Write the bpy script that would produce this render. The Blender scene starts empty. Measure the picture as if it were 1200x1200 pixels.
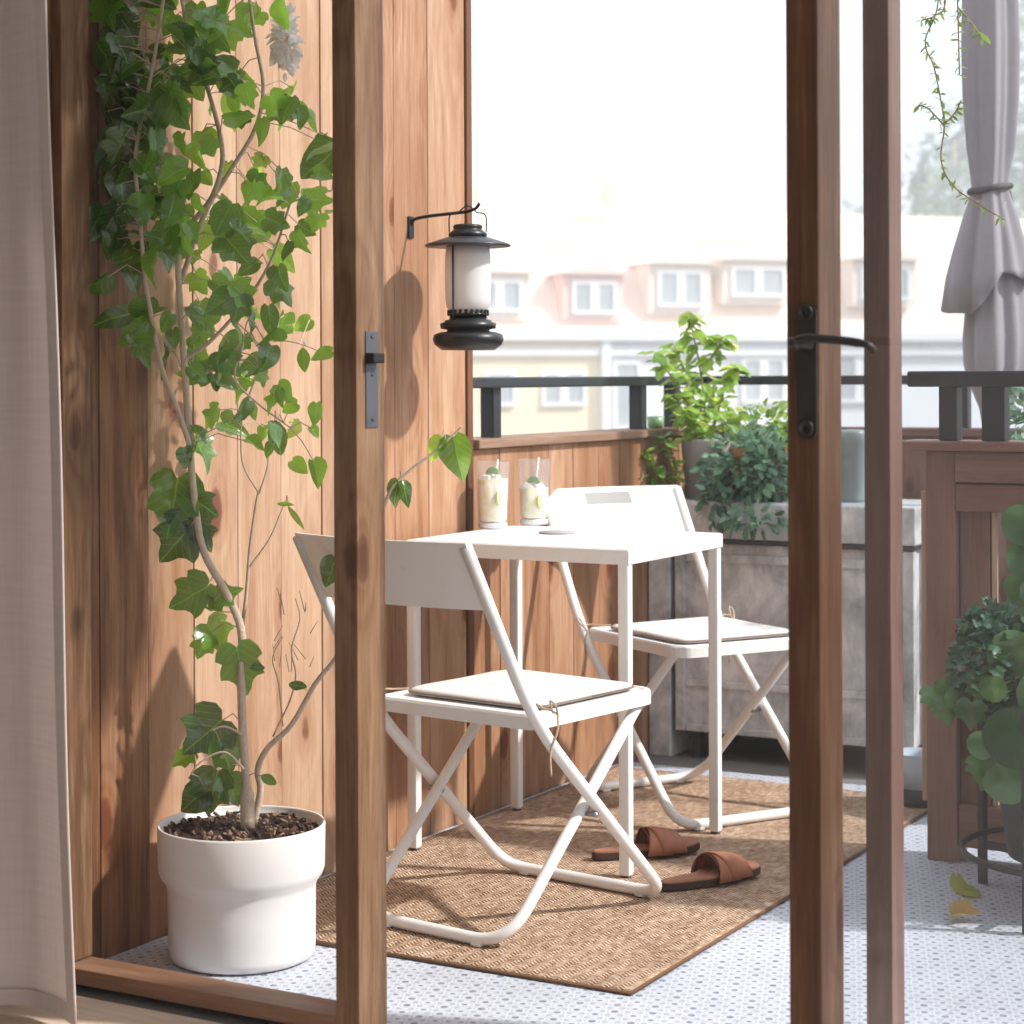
import bpy, bmesh, math, random
from mathutils import Vector, Matrix
R = math.radians
rnd = random.Random(7)
scene = bpy.context.scene
C = scene.collection
HAZE = .009
H = 1.10; F = 2364.0; HV = 440.0
CA, SA = math.cos(R(29.36)), math.sin(R(29.36))

# ---------------------------------------------------------------- view frame -> room frame (X across the door, Y along the wall)
def cw(x, z, h=0.0): return Vector((CA*x - SA*z, SA*x + CA*z, h))
def W(u, v, z): return cw((u-600)/F*z, z, H - (v-HV)/F*z)
def G(u, v, h=0.0):
    z = F*(H-h)/(v-HV); return cw((u-600)/F*z, z, h)
def zY(u, Y): return Y/(CA + SA*(u-600)/F)
def zX(u, X): return X/(CA*(u-600)/F - SA)
def AtY(u, v, Y): return W(u, v, zY(u, Y))
def AtX(u, v, X): return W(u, v, zX(u, X))

# ---------------------------------------------------------------- mesh builder
class MB:
    def __init__(s): s.v = []; s.f = []; s.uv = []; s.t = []; s.sm = []
    def add(s, vs, fs, uv=None, t=None, smooth=False):
        o = len(s.v)
        t = rnd.random() if t is None else t
        s.v += [tuple(p) for p in vs]
        s.uv += uv if uv else [(0, 0)]*len(vs)
        s.t += [t]*len(vs)
        for f in fs: s.f.append([i+o for i in f]); s.sm.append(smooth)
        return s
    def box(s, x0, x1, y0, y1, z0, z1, b=0.0, t=None, M=None):
        bm = bmesh.new()
        bmesh.ops.create_cube(bm, size=1)
        for v in bm.verts:
            v.co = Vector(((x0+x1)/2 + v.co.x*(x1-x0), (y0+y1)/2 + v.co.y*(y1-y0), (z0+z1)/2 + v.co.z*(z1-z0)))
        if b > 0: bmesh.ops.bevel(bm, geom=bm.edges[:], offset=b, segments=2, affect='EDGES', profile=.6)
        bm.verts.index_update()
        vs = [(M @ v.co) if M else v.co.copy() for v in bm.verts]
        fs = [[v.index for v in f.verts] for f in bm.faces]
        bm.free()
        return s.add(vs, fs, t=t)
    def tube(s, pts, r, n=10, t=None, cap=True, flat=None):
        pts = [Vector(p) for p in pts]
        rs = r if isinstance(r, (list, tuple)) else [r]*len(pts)
        vs = []; fs = []; up = None
        for i, p in enumerate(pts):
            d = (pts[min(i+1, len(pts)-1)] - pts[max(i-1, 0)])
            d = d.normalized() if d.length > 1e-9 else Vector((0, 0, 1))
            if up is None:
                a = Vector((0, 0, 1)) if abs(d.z) < .9 else Vector((1, 0, 0))
                up = d.cross(a).normalized()
            else:
                up = (up - d*up.dot(d)).normalized()
            w = d.cross(up)
            for k in range(n):
                a = 2*math.pi*k/n
                vs.append(p + up*math.cos(a)*rs[i] + w*math.sin(a)*rs[i])
        for i in range(len(pts)-1):
            for k in range(n):
                fs.append([i*n+k, i*n+(k+1) % n, (i+1)*n+(k+1) % n, (i+1)*n+k])
        if cap:
            fs.append(list(range(n))[::-1]); fs.append([(len(pts)-1)*n+k for k in range(n)])
        return s.add(vs, fs, t=t, smooth=True)
    def lathe(s, prof, c=(0, 0, 0), n=40, t=None, fold=None, cap=True):
        vs = []; fs = []
        for i, (r, z) in enumerate(prof):
            for k in range(n):
                a = 2*math.pi*k/n
                rr = r*(fold(a, i) if fold else 1)
                vs.append((c[0]+rr*math.cos(a), c[1]+rr*math.sin(a), c[2]+z))
        for i in range(len(prof)-1):
            for k in range(n):
                fs.append([i*n+k, i*n+(k+1) % n, (i+1)*n+(k+1) % n, (i+1)*n+k])
        if cap:
            fs.append(list(range(n))[::-1]); fs.append([(len(prof)-1)*n+k for k in range(n)])
        return s.add(vs, fs, t=t, smooth=True)
    def leaf(s, P, d, nrm, size, shape='ivy', t=None, fold=.18, curl=.25, width=1.0):
        d = d.normalized(); nrm = (nrm - d*nrm.dot(d))
        if nrm.length < 1e-3: nrm = d.orthogonal()
        nrm.normalize(); side = d.cross(nrm)
        half = SHAPES[shape]
        out = [(x*width, y) for x, y in half] + [(-x*width, y) for x, y in half[-2:0:-1]]
        cy = .38
        vs = []; uv = []
        tw = rnd.uniform(-.12, .12); wob = rnd.uniform(0, 6)
        def place(x, y):
            zz = fold*abs(x) - curl*y*y*.6 + .05*math.sin(7*x+wob)+.04*math.sin(9*y+wob)+tw*x*y*2
            return P + side*(x*size) + d*(y*size) + nrm*(zz*size)
        vs.append(place(0, cy)); uv.append((.5, cy))
        for sc in (.5, 1.0):
            for x, y in out:
                X = x*sc; Y = cy + (y-cy)*sc
                vs.append(place(X, Y)); uv.append((.5+X, Y))
        n = len(out); fs = []
        for k in range(n):
            k2 = (k+1) % n
            fs.append([0, 1+k, 1+k2]); fs.append([1+k, 1+n+k, 1+n+k2, 1+k2])
        return s.add(vs, fs, uv, t, True)
    def build(s, name, mat, parent=None, smooth=None):
        me = bpy.data.meshes.new(name)
        base = bpy.data.objects[parent.name].location if parent else Vector((0, 0, 0))
        me.from_pydata(s.v, [], s.f); me.update()
        me.polygons.foreach_set('use_smooth', [bool(x) if smooth is None else smooth for x in s.sm])
        at = me.attributes.new('tint', 'FLOAT', 'POINT'); at.data.foreach_set('value', s.t)
        ul = me.uv_layers.new(name='UVMap')
        for l in me.loops: ul.data[l.index].uv = s.uv[l.vertex_index]
        me.materials.append(mat)
        o = bpy.data.objects.new(name, me); C.objects.link(o)
        if parent:
            o.parent = parent
        return o

def lobed(pts): return pts
SHAPES = {
 'ivy': [(0, .02), (.14, -.10), (.32, -.10), (.50, .06), (.56, .22), (.42, .30), (.50, .44), (.52, .60), (.34, .62), (.22, .70), (.14, .86), (0, 1)],
 'heart': [(0, .02), (.16, -.08), (.34, .02), (.43, .2), (.42, .4), (.32, .62), (.18, .82), (.07, .94), (0, 1)],
 'round': [(0, 0), (.22, .03), (.40, .16), (.50, .36), (.49, .58), (.38, .8), (.2, .95), (0, 1)],
 'oval': [(0, 0), (.14, .1), (.26, .3), (.28, .5), (.22, .72), (.1, .92), (0, 1)],
 'lance': [(0, 0), (.08, .12), (.15, .35), (.14, .6), (.07, .85), (0, 1)],
}
def fillet(pts, r, n=6):
    pts = [Vector(p) for p in pts]; out = [pts[0]]
    for i in range(1, len(pts)-1):
        a, b, c = pts[i-1], pts[i], pts[i+1]
        rr = r[i-1] if isinstance(r, (list, tuple)) else r
        rr = min(rr, (a-b).length*.49, (c-b).length*.49)
        p0 = b + (a-b).normalized()*rr; p1 = b + (c-b).normalized()*rr
        for k in range(n+1):
            t = k/n; out.append(p0*(1-t)**2 + b*2*t*(1-t) + p1*t*t)
    out.append(pts[-1]); return out
def spline(pts, n=6):
    pts = [Vector(p) for p in pts]; P = [pts[0]*2-pts[1]] + pts + [pts[-1]*2-pts[-2]]; out = []
    for i in range(1, len(P)-2):
        for k in range(n):
            t = k/n; a, b, c, d = P[i-1:i+3]
            out.append(.5*((2*b)+(c-a)*t+(2*a-5*b+4*c-d)*t*t+(3*b-a-3*c+d)*t**3))
    out.append(pts[-1]); return out

def tag(o, label=None, cat=None, group=None, kind=None):
    if label: o['label'] = label
    if cat: o['category'] = cat
    if group: o['group'] = group
    if kind: o['kind'] = kind
    return o
def thing(name, label, cat, loc=(0, 0, 0), rz=0, group=None):
    o = bpy.data.objects.new(name, None); C.objects.link(o); o.empty_display_size = .1
    o.location = loc; o.rotation_euler = (0, 0, rz)
    return tag(o, label, cat, group)
def copy_tree(o, parent=None):
    c = o.copy(); C.objects.link(c)
    if parent: c.parent = parent
    for ch in [x for x in bpy.data.objects if x.parent == o]: copy_tree(ch, c)
    return c

# ---------------------------------------------------------------- materials
def newmat(name):
    m = bpy.data.materials.new(name); m.use_nodes = True
    nt = m.node_tree; b = nt.nodes['Principled BSDF']
    return m, nt, b
class NT:
    def __init__(s, nt): s.nt = nt
    def n(s, typ, **kw):
        x = s.nt.nodes.new(typ)
        for k, v in kw.items():
            if k in ('ins',):
                for a, b in v.items(): s.set(x, a, b)
            else: setattr(x, k, v)
        return x
    def set(s, node, key, val):
        i = node.inputs[key]
        if hasattr(val, 'is_output') or isinstance(val, bpy.types.NodeSocket): s.nt.links.new(val, i)
        else: i.default_value = val
    def math(s, op, a, b=0.0, c=None, clamp=False):
        x = s.nt.nodes.new('ShaderNodeMath'); x.operation = op; x.use_clamp = clamp
        s.set(x, 0, a); s.set(x, 1, b)
        if c is not None: s.set(x, 2, c)
        return x.outputs[0]
    def ramp(s, fac, stops, interp='LINEAR'):
        x = s.nt.nodes.new('ShaderNodeValToRGB'); x.color_ramp.interpolation = interp
        e = x.color_ramp.elements
        while len(e) > 1: e.remove(e[-1])
        e[0].position = stops[0][0]; e[0].color = (*stops[0][1], 1) if isinstance(stops[0][1], tuple) else (stops[0][1],)*3+(1,)
        for p, c in stops[1:]:
            q = e.new(p); q.color = (*c, 1) if isinstance(c, tuple) else (c, c, c, 1)
        s.set(x, 0, fac); return x.outputs[0]
    def mix(s, fac, a, b, blend='MIX'):
        x = s.nt.nodes.new('ShaderNodeMix'); x.data_type = 'RGBA'; x.blend_type = blend
        s.set(x, 0, fac); s.set(x, 6, a if not isinstance(a, tuple) else (*a, 1)); s.set(x, 7, b if not isinstance(b, tuple) else (*b, 1))
        return x.outputs[2]
    def noise(s, vec, scale, detail=4, rough=.55, dist=0.0):
        x = s.nt.nodes.new('ShaderNodeTexNoise')
        s.set(x, 'Vector', vec); x.inputs['Scale'].default_value = scale; x.inputs['Detail'].default_value = detail
        x.inputs['Roughness'].default_value = rough; x.inputs['Distortion'].default_value = dist
        return x.outputs[0]
    def vmul(s, vec, k):
        x = s.nt.nodes.new('ShaderNodeVectorMath'); x.operation = 'MULTIPLY'
        s.set(x, 0, vec); x.inputs[1].default_value = k; return x.outputs[0]
    def vadd(s, a, b):
        x = s.nt.nodes.new('ShaderNodeVectorMath'); x.operation = 'ADD'
        s.set(x, 0, a); s.set(x, 1, b); return x.outputs[0]
    def obj(s): return s.nt.nodes.new('ShaderNodeTexCoord').outputs['Object']
    def attr(s, name='tint'):
        x = s.nt.nodes.new('ShaderNodeAttribute'); x.attribute_name = name; return x.outputs['Fac']
    def bump(s, h, strength, dist=.01):
        x = s.nt.nodes.new('ShaderNodeBump'); s.set(x, 'Height', h)
        x.inputs['Strength'].default_value = strength; x.inputs['Distance'].default_value = dist; return x.outputs[0]

def wood(name, dark, mid, light, axis=2, knots=1.0, rough=.6, vary=.35):
    m, nt, b = newmat(name); N = NT(nt)
    t = N.attr()
    off = nt.nodes.new('ShaderNodeCombineXYZ')
    for i in range(3): N.set(off, i, N.math('MULTIPLY', t, [13.7, 21.3, 7.9][i]))
    co = N.vadd(N.obj(), off.outputs[0])
    k = [1, 1, 1]; k[axis] = .06
    st = N.vmul(co, tuple(k))
    vo = nt.nodes.new('ShaderNodeTexVoronoi'); kk = [6.0, 6.0, 6.0]; kk[axis] = 2.7
    N.set(vo, 'Vector', N.vmul(co, tuple(kk))); vo.inputs['Scale'].default_value = 1
    d = N.math('ADD', vo.outputs['Distance'], N.math('MULTIPLY', N.math('SUBTRACT', N.noise(co, 30, 2), .5), .06))
    bulge = N.math('EXPONENT', N.math('MULTIPLY', N.math('MULTIPLY', d, d), -16.0))
    fine = N.noise(st, 150, 4, .7)
    med = N.noise(st, 30, 4, .6, .4)
    field = N.math('ADD', N.math('MULTIPLY', N.noise(st, 6, 1, .4), 52), N.math('MULTIPLY', bulge, 20*knots))
    rings = N.math('POWER', N.math('ADD', N.math('MULTIPLY', N.math('SINE', field), .5), .5), 2.0)
    g = N.math('ADD', N.math('MULTIPLY', med, .40), N.math('ADD', N.math('MULTIPLY', fine, .38), N.math('MULTIPLY', rings, -.06)))
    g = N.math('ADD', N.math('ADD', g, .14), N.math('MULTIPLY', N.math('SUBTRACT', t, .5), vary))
    col = N.ramp(g, [(.25, dark), (.46, mid), (.72, light)])
    s2 = [4, 4, 4]; s2[axis] = 1.1
    blotch = N.ramp(N.noise(N.vmul(co, tuple(s2)), 1.6, 5, .62, .5), [(.44, .0), (.64, 1.0)])
    col = N.mix(N.math('MULTIPLY', blotch, .42), col, (mid[0]*.72, mid[1]*.55, mid[2]*.42), 'MIX')
    halo = N.ramp(d, [(.10, 1.0), (.30, 0.0)])
    col = N.mix(N.math('MULTIPLY', halo, .45*knots), col, (mid[0]*.75, mid[1]*.5, mid[2]*.35))
    kn = N.ramp(d, [(.085, 1.0), (.125, .75), (.145, 0.0)])
    col = N.mix(N.math('MULTIPLY', kn, .85*knots), col, (dark[0]*1.0, dark[1]*.6, dark[2]*.45))
    nt.links.new(col, b.inputs['Base Color'])
    N.set(b, 'Roughness', N.math('ADD', rough-.08, N.math('MULTIPLY', fine, .16)))
    b.inputs['Specular IOR Level'].default_value = .3
    nt.links.new(N.bump(N.math('ADD', fine, med), .4, .003), b.inputs['Normal'])
    return m
def plain(name, col, rough=.5, metal=0, spec=.5, var=.12, scale=8, bump=.0, bscale=60):
    m, nt, b = newmat(name); N = NT(nt)
    f = N.noise(N.obj(), scale, 5, .6)
    c = N.mix(f, tuple(x*(1-var) for x in col), tuple(min(1, x*(1+var)) for x in col))
    nt.links.new(c, b.inputs['Base Color'])
    N.set(b, 'Roughness', N.math('ADD', rough-.08, N.math('MULTIPLY', f, .16)))
    b.inputs['Metallic'].default_value = metal; b.inputs['Specular IOR Level'].default_value = spec
    if bump: nt.links.new(N.bump(N.noise(N.obj(), bscale, 4), bump, .004), b.inputs['Normal'])
    return m
def leafmat(name, dark, light, trans=.35, gloss=.45, rough=.35, vein=.5, yellow=None):
    m, nt, b = newmat(name); N = NT(nt)
    t = N.attr(); uv = nt.nodes.new('ShaderNodeTexCoord').outputs['UV']
    sp = nt.nodes.new('ShaderNodeSeparateXYZ'); N.set(sp, 0, uv)
    ax = N.math('ABSOLUTE', N.math('SUBTRACT', sp.outputs[0], .5))
    mid = N.math('LESS_THAN', ax, .014)
    sv = N.math('GREATER_THAN', N.math('SINE', N.math('MULTIPLY', N.math('SUBTRACT', sp.outputs[1], N.math('MULTIPLY', ax, .9)), 38)), .93)
    vn = N.math('MAXIMUM', mid, N.math('MULTIPLY', sv, .5))
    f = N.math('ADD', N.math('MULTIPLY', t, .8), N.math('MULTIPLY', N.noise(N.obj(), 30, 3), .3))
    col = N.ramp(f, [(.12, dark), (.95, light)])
    if yellow: col = N.mix(N.ramp(t, [(.93, 0.0), (.96, 1.0)]), col, yellow)
    col = N.mix(N.math('MULTIPLY', vn, vein), col, tuple(min(1, x*1.5+.05) for x in light))
    nt.links.new(col, b.inputs['Base Color']); b.inputs['Roughness'].default_value = rough
    b.inputs['Specular IOR Level'].default_value = gloss
    nt.links.new(N.bump(N.math('SUBTRACT', N.noise(N.obj(), 60, 3), vn), .3, .002), b.inputs['Normal'])
    tr = nt.nodes.new('ShaderNodeBsdfTranslucent')
    N.set(tr, 'Color', N.mix(.6, col, tuple(min(1, c*3.0+.03*i) for i, c in zip((1, 2, 0), light)), 'MIX'))
    mx = nt.nodes.new('ShaderNodeMixShader'); N.set(mx, 0, N.math('MULTIPLY', N.math('ADD', N.math('MULTIPLY', t, 1.1), .3), trans))
    nt.links.new(b.outputs[0], mx.inputs[1]); nt.links.new(tr.outputs[0], mx.inputs[2])
    nt.links.new(mx.outputs[0], nt.nodes['Material Output'].inputs[0])
    return m
def fabric(name, col, freq=900, trans=0.0, bumpd=.0006, var=.06):
    m, nt, b = newmat(name); N = NT(nt)
    sp = nt.nodes.new('ShaderNodeSeparateXYZ'); co = N.obj(); N.set(sp, 0, co)
    wv = N.math('MULTIPLY', N.math('SINE', N.math('MULTIPLY', sp.outputs[2], freq)), N.math('SINE', N.math('MULTIPLY', N.math('ADD', sp.outputs[0], sp.outputs[1]), freq)))
    thr = N.noise(N.vmul(co, (6, 6, 160)), 1, 3)
    thr2 = N.noise(N.vmul(co, (160, 160, 5)), 1, 3)
    s = N.math('ADD', N.math('MULTIPLY', thr, .5), N.math('MULTIPLY', thr2, .5))
    c = N.mix(s, tuple(x*(1-var*2.5) for x in col), tuple(min(1, x*(1+var*2.5)) for x in col))
    nt.links.new(c, b.inputs['Base Color']); b.inputs['Roughness'].default_value = .9; b.inputs['Specular IOR Level'].default_value = .15
    nt.links.new(N.bump(N.math('ADD', wv, s), .25, bumpd), b.inputs['Normal'])
    if trans:
        tr = nt.nodes.new('ShaderNodeBsdfTranslucent'); nt.links.new(c, tr.inputs[0])
        mx = nt.nodes.new('ShaderNodeMixShader'); mx.inputs[0].default_value = trans
        nt.links.new(b.outputs[0], mx.inputs[1]); nt.links.new(tr.outputs[0], mx.inputs[2])
        nt.links.new(mx.outputs[0], nt.nodes['Material Output'].inputs[0])
    return m
def panemat(name, veil=.05, tint=(1, 1, 1), refl=1.5):
    m, nt, b = newmat(name); N = NT(nt); nt.nodes.remove(b)
    tr = nt.nodes.new('ShaderNodeBsdfTransparent'); tr.inputs[0].default_value = (*tint, 1)
    gl = nt.nodes.new('ShaderNodeBsdfGlossy'); gl.inputs['Roughness'].default_value = .02
    df = nt.nodes.new('ShaderNodeBsdfDiffuse'); df.inputs[0].default_value = (.8, .82, .88, 1)
    lw = nt.nodes.new('ShaderNodeLayerWeight'); lw.inputs[0].default_value = .5
    frs = N.math('ADD', N.math('MULTIPLY', N.math('POWER', lw.outputs['Facing'], 4.0), .55*(refl-1)/.45), .045*(refl-1)/.45)
    dirt_or_glare = N.math('MULTIPLY', N.ramp(N.noise(N.vmul(N.obj(), (3, 3, 1)), 2, 5), [(.3, .4), (.8, 1.4 if False else 1.0)]), veil)  # patchy pale diffuse mix, painting a glare veil over the glass
    a = nt.nodes.new('ShaderNodeMixShader'); N.set(a, 0, dirt_or_glare); nt.links.new(tr.outputs[0], a.inputs[1]); nt.links.new(df.outputs[0], a.inputs[2])
    c = nt.nodes.new('ShaderNodeMixShader'); N.set(c, 0, frs); nt.links.new(a.outputs[0], c.inputs[1]); nt.links.new(gl.outputs[0], c.inputs[2])
    nt.links.new(c.outputs[0], nt.nodes['Material Output'].inputs[0])
    return m

M = {}
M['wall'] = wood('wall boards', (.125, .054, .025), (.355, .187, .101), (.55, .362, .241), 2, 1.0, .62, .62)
M['stile'] = wood('stained door wood', (.05, .023, .012), (.155, .078, .040), (.38, .245, .145), 2, .8, .5, .15)
M['stile_h'] = wood('stained door wood lying', (.10, .048, .03), (.22, .115, .072), (.38, .23, .15), 0, .6, .5, .15)
M['post'] = wood('weathered post wood', (.08, .04, .032), (.18, .10, .08), (.33, .21, .16), 2, .7, .55, .15)
M['fence'] = wood('fence boards', (.10, .043, .033), (.25, .13, .10), (.40, .24, .19), 2, 1.0, .6, .25)
M['fence_h'] = wood('fence rails', (.10, .042, .032), (.235, .12, .092), (.38, .22, .175), 0, .6, .6, .25)
M['cap'] = wood('wall cap wood', (.12, .065, .04), (.26, .16, .11), (.42, .28, .2), 1, .5, .6, .2)
M['palewood'] = wood('pale batten wood', (.42, .27, .17), (.6, .42, .3), (.74, .56, .43), 2, .2, .6, .15)
M['boards'] = wood('pale interior floor', (.46, .36, .27), (.62, .51, .41), (.74, .64, .54), 0, .3, .45, .12)
def paintm(name, col, stain, rough, sc, amt):
    m, nt, b = newmat(name); N = NT(nt); co = N.obj()
    c = N.mix(N.noise(co, 6, 5), tuple(x*.95 for x in col), col)
    w_ = N.ramp(N.noise(co, sc, 6, .75), [(.60, 0.0), (.72, 1.0)])
    c = N.mix(N.math('MULTIPLY', w_, amt), c, stain)
    nt.links.new(c, b.inputs['Base Color']); N.set(b, 'Roughness', N.math('ADD', rough, N.math('MULTIPLY', N.noise(co, 25, 4), .2)))
    nt.links.new(N.bump(N.noise(co, 300, 2), .06, .002), b.inputs['Normal']); return m
M['metal'] = paintm('white powder coated metal', (.81, .80, .785), (.52, .47, .41), .30, 38, .35)
M['recess'] = plain('grey grip recess', (.27, .27, .265), .6)
M['black'] = plain('black lantern metal', (.010, .010, .011), .36, .2, .5, .3, 20)
M['rail'] = plain('dark painted railing', (.020, .023, .028), .38, 0, .5, .2, 12)
M['iron'] = plain('dark iron handle', (.06, .062, .062), .42, .7, .5, .25, 40)
M['slate'] = plain('dark slate metal', (.12, .13, .15), .45, .5, .5, .15, 40)
M['steel'] = plain('brushed steel', (.30, .31, .33), .4, .8, .5, .15, 40)
M['potwhite'] = paintm('matt white plant pot', (.78, .75, .735), (.50, .42, .35), .5, 7, .22)
M['soil'] = plain('potting soil', (.045, .028, .02), .95, 0, .1, .7, 60, 1.0, 120)
M['bark'] = plain('pale bark', (.60, .48, .37), .85, 0, .2, .3, 60, .6, 200)
M['twig'] = plain('thin twig', (.30, .19, .12), .85, 0, .2, .3, 60)
M['greenstem'] = plain('green stem', (.28, .34, .10), .6, 0, .3, .2, 60)
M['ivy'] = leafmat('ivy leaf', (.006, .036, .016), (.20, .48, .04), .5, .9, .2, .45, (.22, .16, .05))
M['lime'] = leafmat('lime green leaf', (.12, .27, .03), (.38, .56, .10), .45, .4, .4, .3)
M['bushleaf'] = leafmat('blue green leaf', (.006, .03, .02), (.20, .36, .22), .25, .5, .4, .3)
M['fresh'] = leafmat('fresh green leaf', (.08, .20, .03), (.27, .42, .08), .4, .4, .4, .3)
M['money'] = leafmat('round glossy leaf', (.012, .055, .02), (.09, .19, .045), .18, .7, .25, .1)
M['curly'] = leafmat('dark curly leaf', (.015, .052, .03), (.07, .15, .08), .15, .5, .4, .2)
M['fallen'] = leafmat('fallen leaf', (.34, .38, .08), (.46, .48, .12), .3, .3, .6, .3)
M['ochre'] = leafmat('dry ochre leaf', (.42, .25, .07), (.58, .38, .14), .3, .3, .6, .3)
M['petal'] = leafmat('cream dried petal', (.85, .78, .68), (.96, .93, .87), .6, .2, .7, .1)
M['treeleaf'] = leafmat('far tree leaf', (.14, .22, .13), (.36, .46, .32), .4, .3, .6, .1)
M['curtain'] = fabric('taupe linen curtain', (.86, .785, .76), 1400, .3, .0004)
M['parasol'] = fabric('grey brown parasol cloth', (.38, .35, .375), 1800, .12, .0003)
M['cushion'] = fabric('off white cushion cloth', (.66, .62, .60), 2200, 0, .0004)
M['piping'] = plain('taupe piping', (.20, .15, .125), .9)
M['tie'] = plain('beige cord', (.46, .36, .26), .9)
M['leather'] = plain('tan leather', (.33, .125, .065), .5, 0, .4, .25, 40, .2, 300)
M['sole'] = plain('dark sole', (.055, .028, .02), .7, 0, .3, .2, 40)
M['insole'] = plain('leather insole', (.34, .155, .095), .6, 0, .3, .2, 30, .1, 200)
M['taupe'] = plain('taupe ceramic', (.36, .33, .32), .6, 0, .3, .1, 10)
M['terra'] = plain('terracotta', (.50, .20, .085), .85, 0, .2, .2, 12)
M['dkpot'] = plain('dark grey pot', (.045, .05, .06), .5, 0, .4, .2, 12)
M['greybottle'] = plain('grey green glazed vase', (.23, .28, .27), .3, 0, .5, .2, 10)
M['bluepot'] = plain('pale blue glazed pot', (.45, .52, .60), .4, 0, .5, .1, 10)
M['concrete'] = plain('grey concrete', (.20, .195, .19), .85, 0, .2, .25, 7, .3, 120)
M['ash'] = plain('street asphalt', (.06, .06, .062), .9, 0, .2, .2, 1)
M['cream'] = plain('cream render', (.92, .78, .50), .85, 0, .2, .05, 1)
M['pink'] = plain('pale peach roof', (.92, .76, .64), .85, 0, .2, .05, .8)
M['rose'] = plain('rose painted gable', (.88, .60, .54), .8, 0, .2, .06, 2)
M['paleblue'] = plain('pale blue render', (.78, .80, .84), .85, 0, .2, .05, 1)
M['white'] = plain('white paint', (.84, .84, .84), .6, 0, .3, .03, 2)
M['winglass'] = plain('house window glass', (.36, .40, .42), .12, 0, .8, .4, .8)
M['orange'] = plain('orange flashing', (.78, .42, .22), .7)
M['lime_wedge'] = plain('lime peel', (.12, .34, .03), .5)
M['wedge'] = plain('lime slice flesh', (.62, .68, .28), .4, 0, .4, .15, 90)
M['coaster'] = plain('grey coaster', (.33, .33, .34), .6)
M['pane_clear'] = panemat('closed door glass', .008, (.985, .99, .99), 1.12)
M['thinglass'] = panemat('thin tumbler glass', .13, (.99, .99, .985), 1.35)
M['pane'] = panemat('door glass', .045, (.95, .965, .975), 1.45)
def tmat():
    m, nt, b = newmat('clear drinking glass')
    b.inputs['Base Color'].default_value = (1, 1, 1, 1); b.inputs['Transmission Weight'].default_value = 1
    b.inputs['Roughness'].default_value = .0; b.inputs['IOR'].default_value = 1.45
    return m
M['glass'] = tmat()
def dmat():
    m, nt, b = newmat('cloudy lemon drink'); N = NT(nt)
    c = N.ramp(N.noise(N.obj(), 60, 3), [(.40, (.97, .93, .58)), (.60, (1, .98, .93))])
    nt.links.new(c, b.inputs['Base Color']); b.inputs['Roughness'].default_value = .2
    b.inputs['Subsurface Weight'].default_value = .0
    return m
M['drink'] = dmat()
def icem():
    m, nt, b = newmat('ice')
    b.inputs['Base Color'].default_value = (.95, .97, 1, 1); b.inputs['Transmission Weight'].default_value = .15; b.inputs['Roughness'].default_value = .25; b.inputs['IOR'].default_value = 1.31
    return m
M['ice'] = icem()
def shadem():
    m, nt, b = newmat('frosted lantern glass')
    b.inputs['Base Color'].default_value = (.95, .94, .94, 1); b.inputs['Roughness'].default_value = .35
    tr = nt.nodes.new('ShaderNodeBsdfTranslucent'); tr.inputs[0].default_value = (.92, .9, .9, 1)
    mx = nt.nodes.new('ShaderNodeMixShader'); mx.inputs[0].default_value = .5
    nt.links.new(b.outputs[0], mx.inputs[1]); nt.links.new(tr.outputs[0], mx.inputs[2])
    nt.links.new(mx.outputs[0], nt.nodes['Material Output'].inputs[0]); return m
M['frost'] = shadem()
def tilem():
    m, nt, b = newmat('patterned floor deck'); N = NT(nt); co = N.obj()
    sp = nt.nodes.new('ShaderNodeSeparateXYZ'); N.set(sp, 0, co)
    k = 2*math.pi/.033
    tot = None; ph = []
    for a in (20, 80, 140):
        d = N.math('ADD', N.math('MULTIPLY', sp.outputs[0], k*math.cos(R(a))), N.math('MULTIPLY', sp.outputs[1], k*math.sin(R(a))))
        c = N.math('COSINE', d); ph.append(c)
        tot = c if tot is None else N.math('ADD', tot, c)
    # petals between the points of a hexagonal lattice
    dots = N.ramp(tot, [(0, 0.0), (1.0, 0.0)])
    big = N.math('GREATER_THAN', N.math('ADD', tot, N.math('MULTIPLY', N.math('SINE', N.math('MULTIPLY', sp.outputs[0], 95.2)), .35)), 2.15)
    low = N.math('LESS_THAN', tot, -1.18)
    edge = N.math('MULTIPLY', N.math('LESS_THAN', N.math('ABSOLUTE', N.math('ADD', tot, .1)), .22), .55)
    n = N.noise(co, 160, 2)
    f = N.math('MAXIMUM', N.math('MULTIPLY', big, .9), N.math('MAXIMUM', N.math('MULTIPLY', low, .55), N.math('MULTIPLY', edge, .85)))
    f = N.math('MULTIPLY', f, N.ramp(n, [(.3, .55), (.65, 1.0)]))
    col = N.mix(f, (.62, .66, .74), (.07, .095, .17))
    dirt_or_glare = N.ramp(N.noise(co, 2.5, 5), [(.35, 1.0), (.75, .80)])
    col = N.mix(1.0, col, dirt_or_glare, 'MULTIPLY')
    # thin joints of the 30 cm deck squares
    jx = N.math('LESS_THAN', N.math('ABSOLUTE', N.math('SUBTRACT', N.math('FRACT', N.math('MULTIPLY', sp.outputs[0], 3.333)), .5)), .006)
    jy = N.math('LESS_THAN', N.math('ABSOLUTE', N.math('SUBTRACT', N.math('FRACT', N.math('MULTIPLY', sp.outputs[1], 3.333)), .5)), .006)
    col = N.mix(N.math('MULTIPLY', N.math('MAXIMUM', jx, jy), .5), col, (.35, .37, .42))
    nt.links.new(col, b.inputs['Base Color']); b.inputs['Roughness'].default_value = .45
    nt.links.new(N.bump(f, .2, .001), b.inputs['Normal'])
    return m
M['tile'] = tilem()
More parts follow.
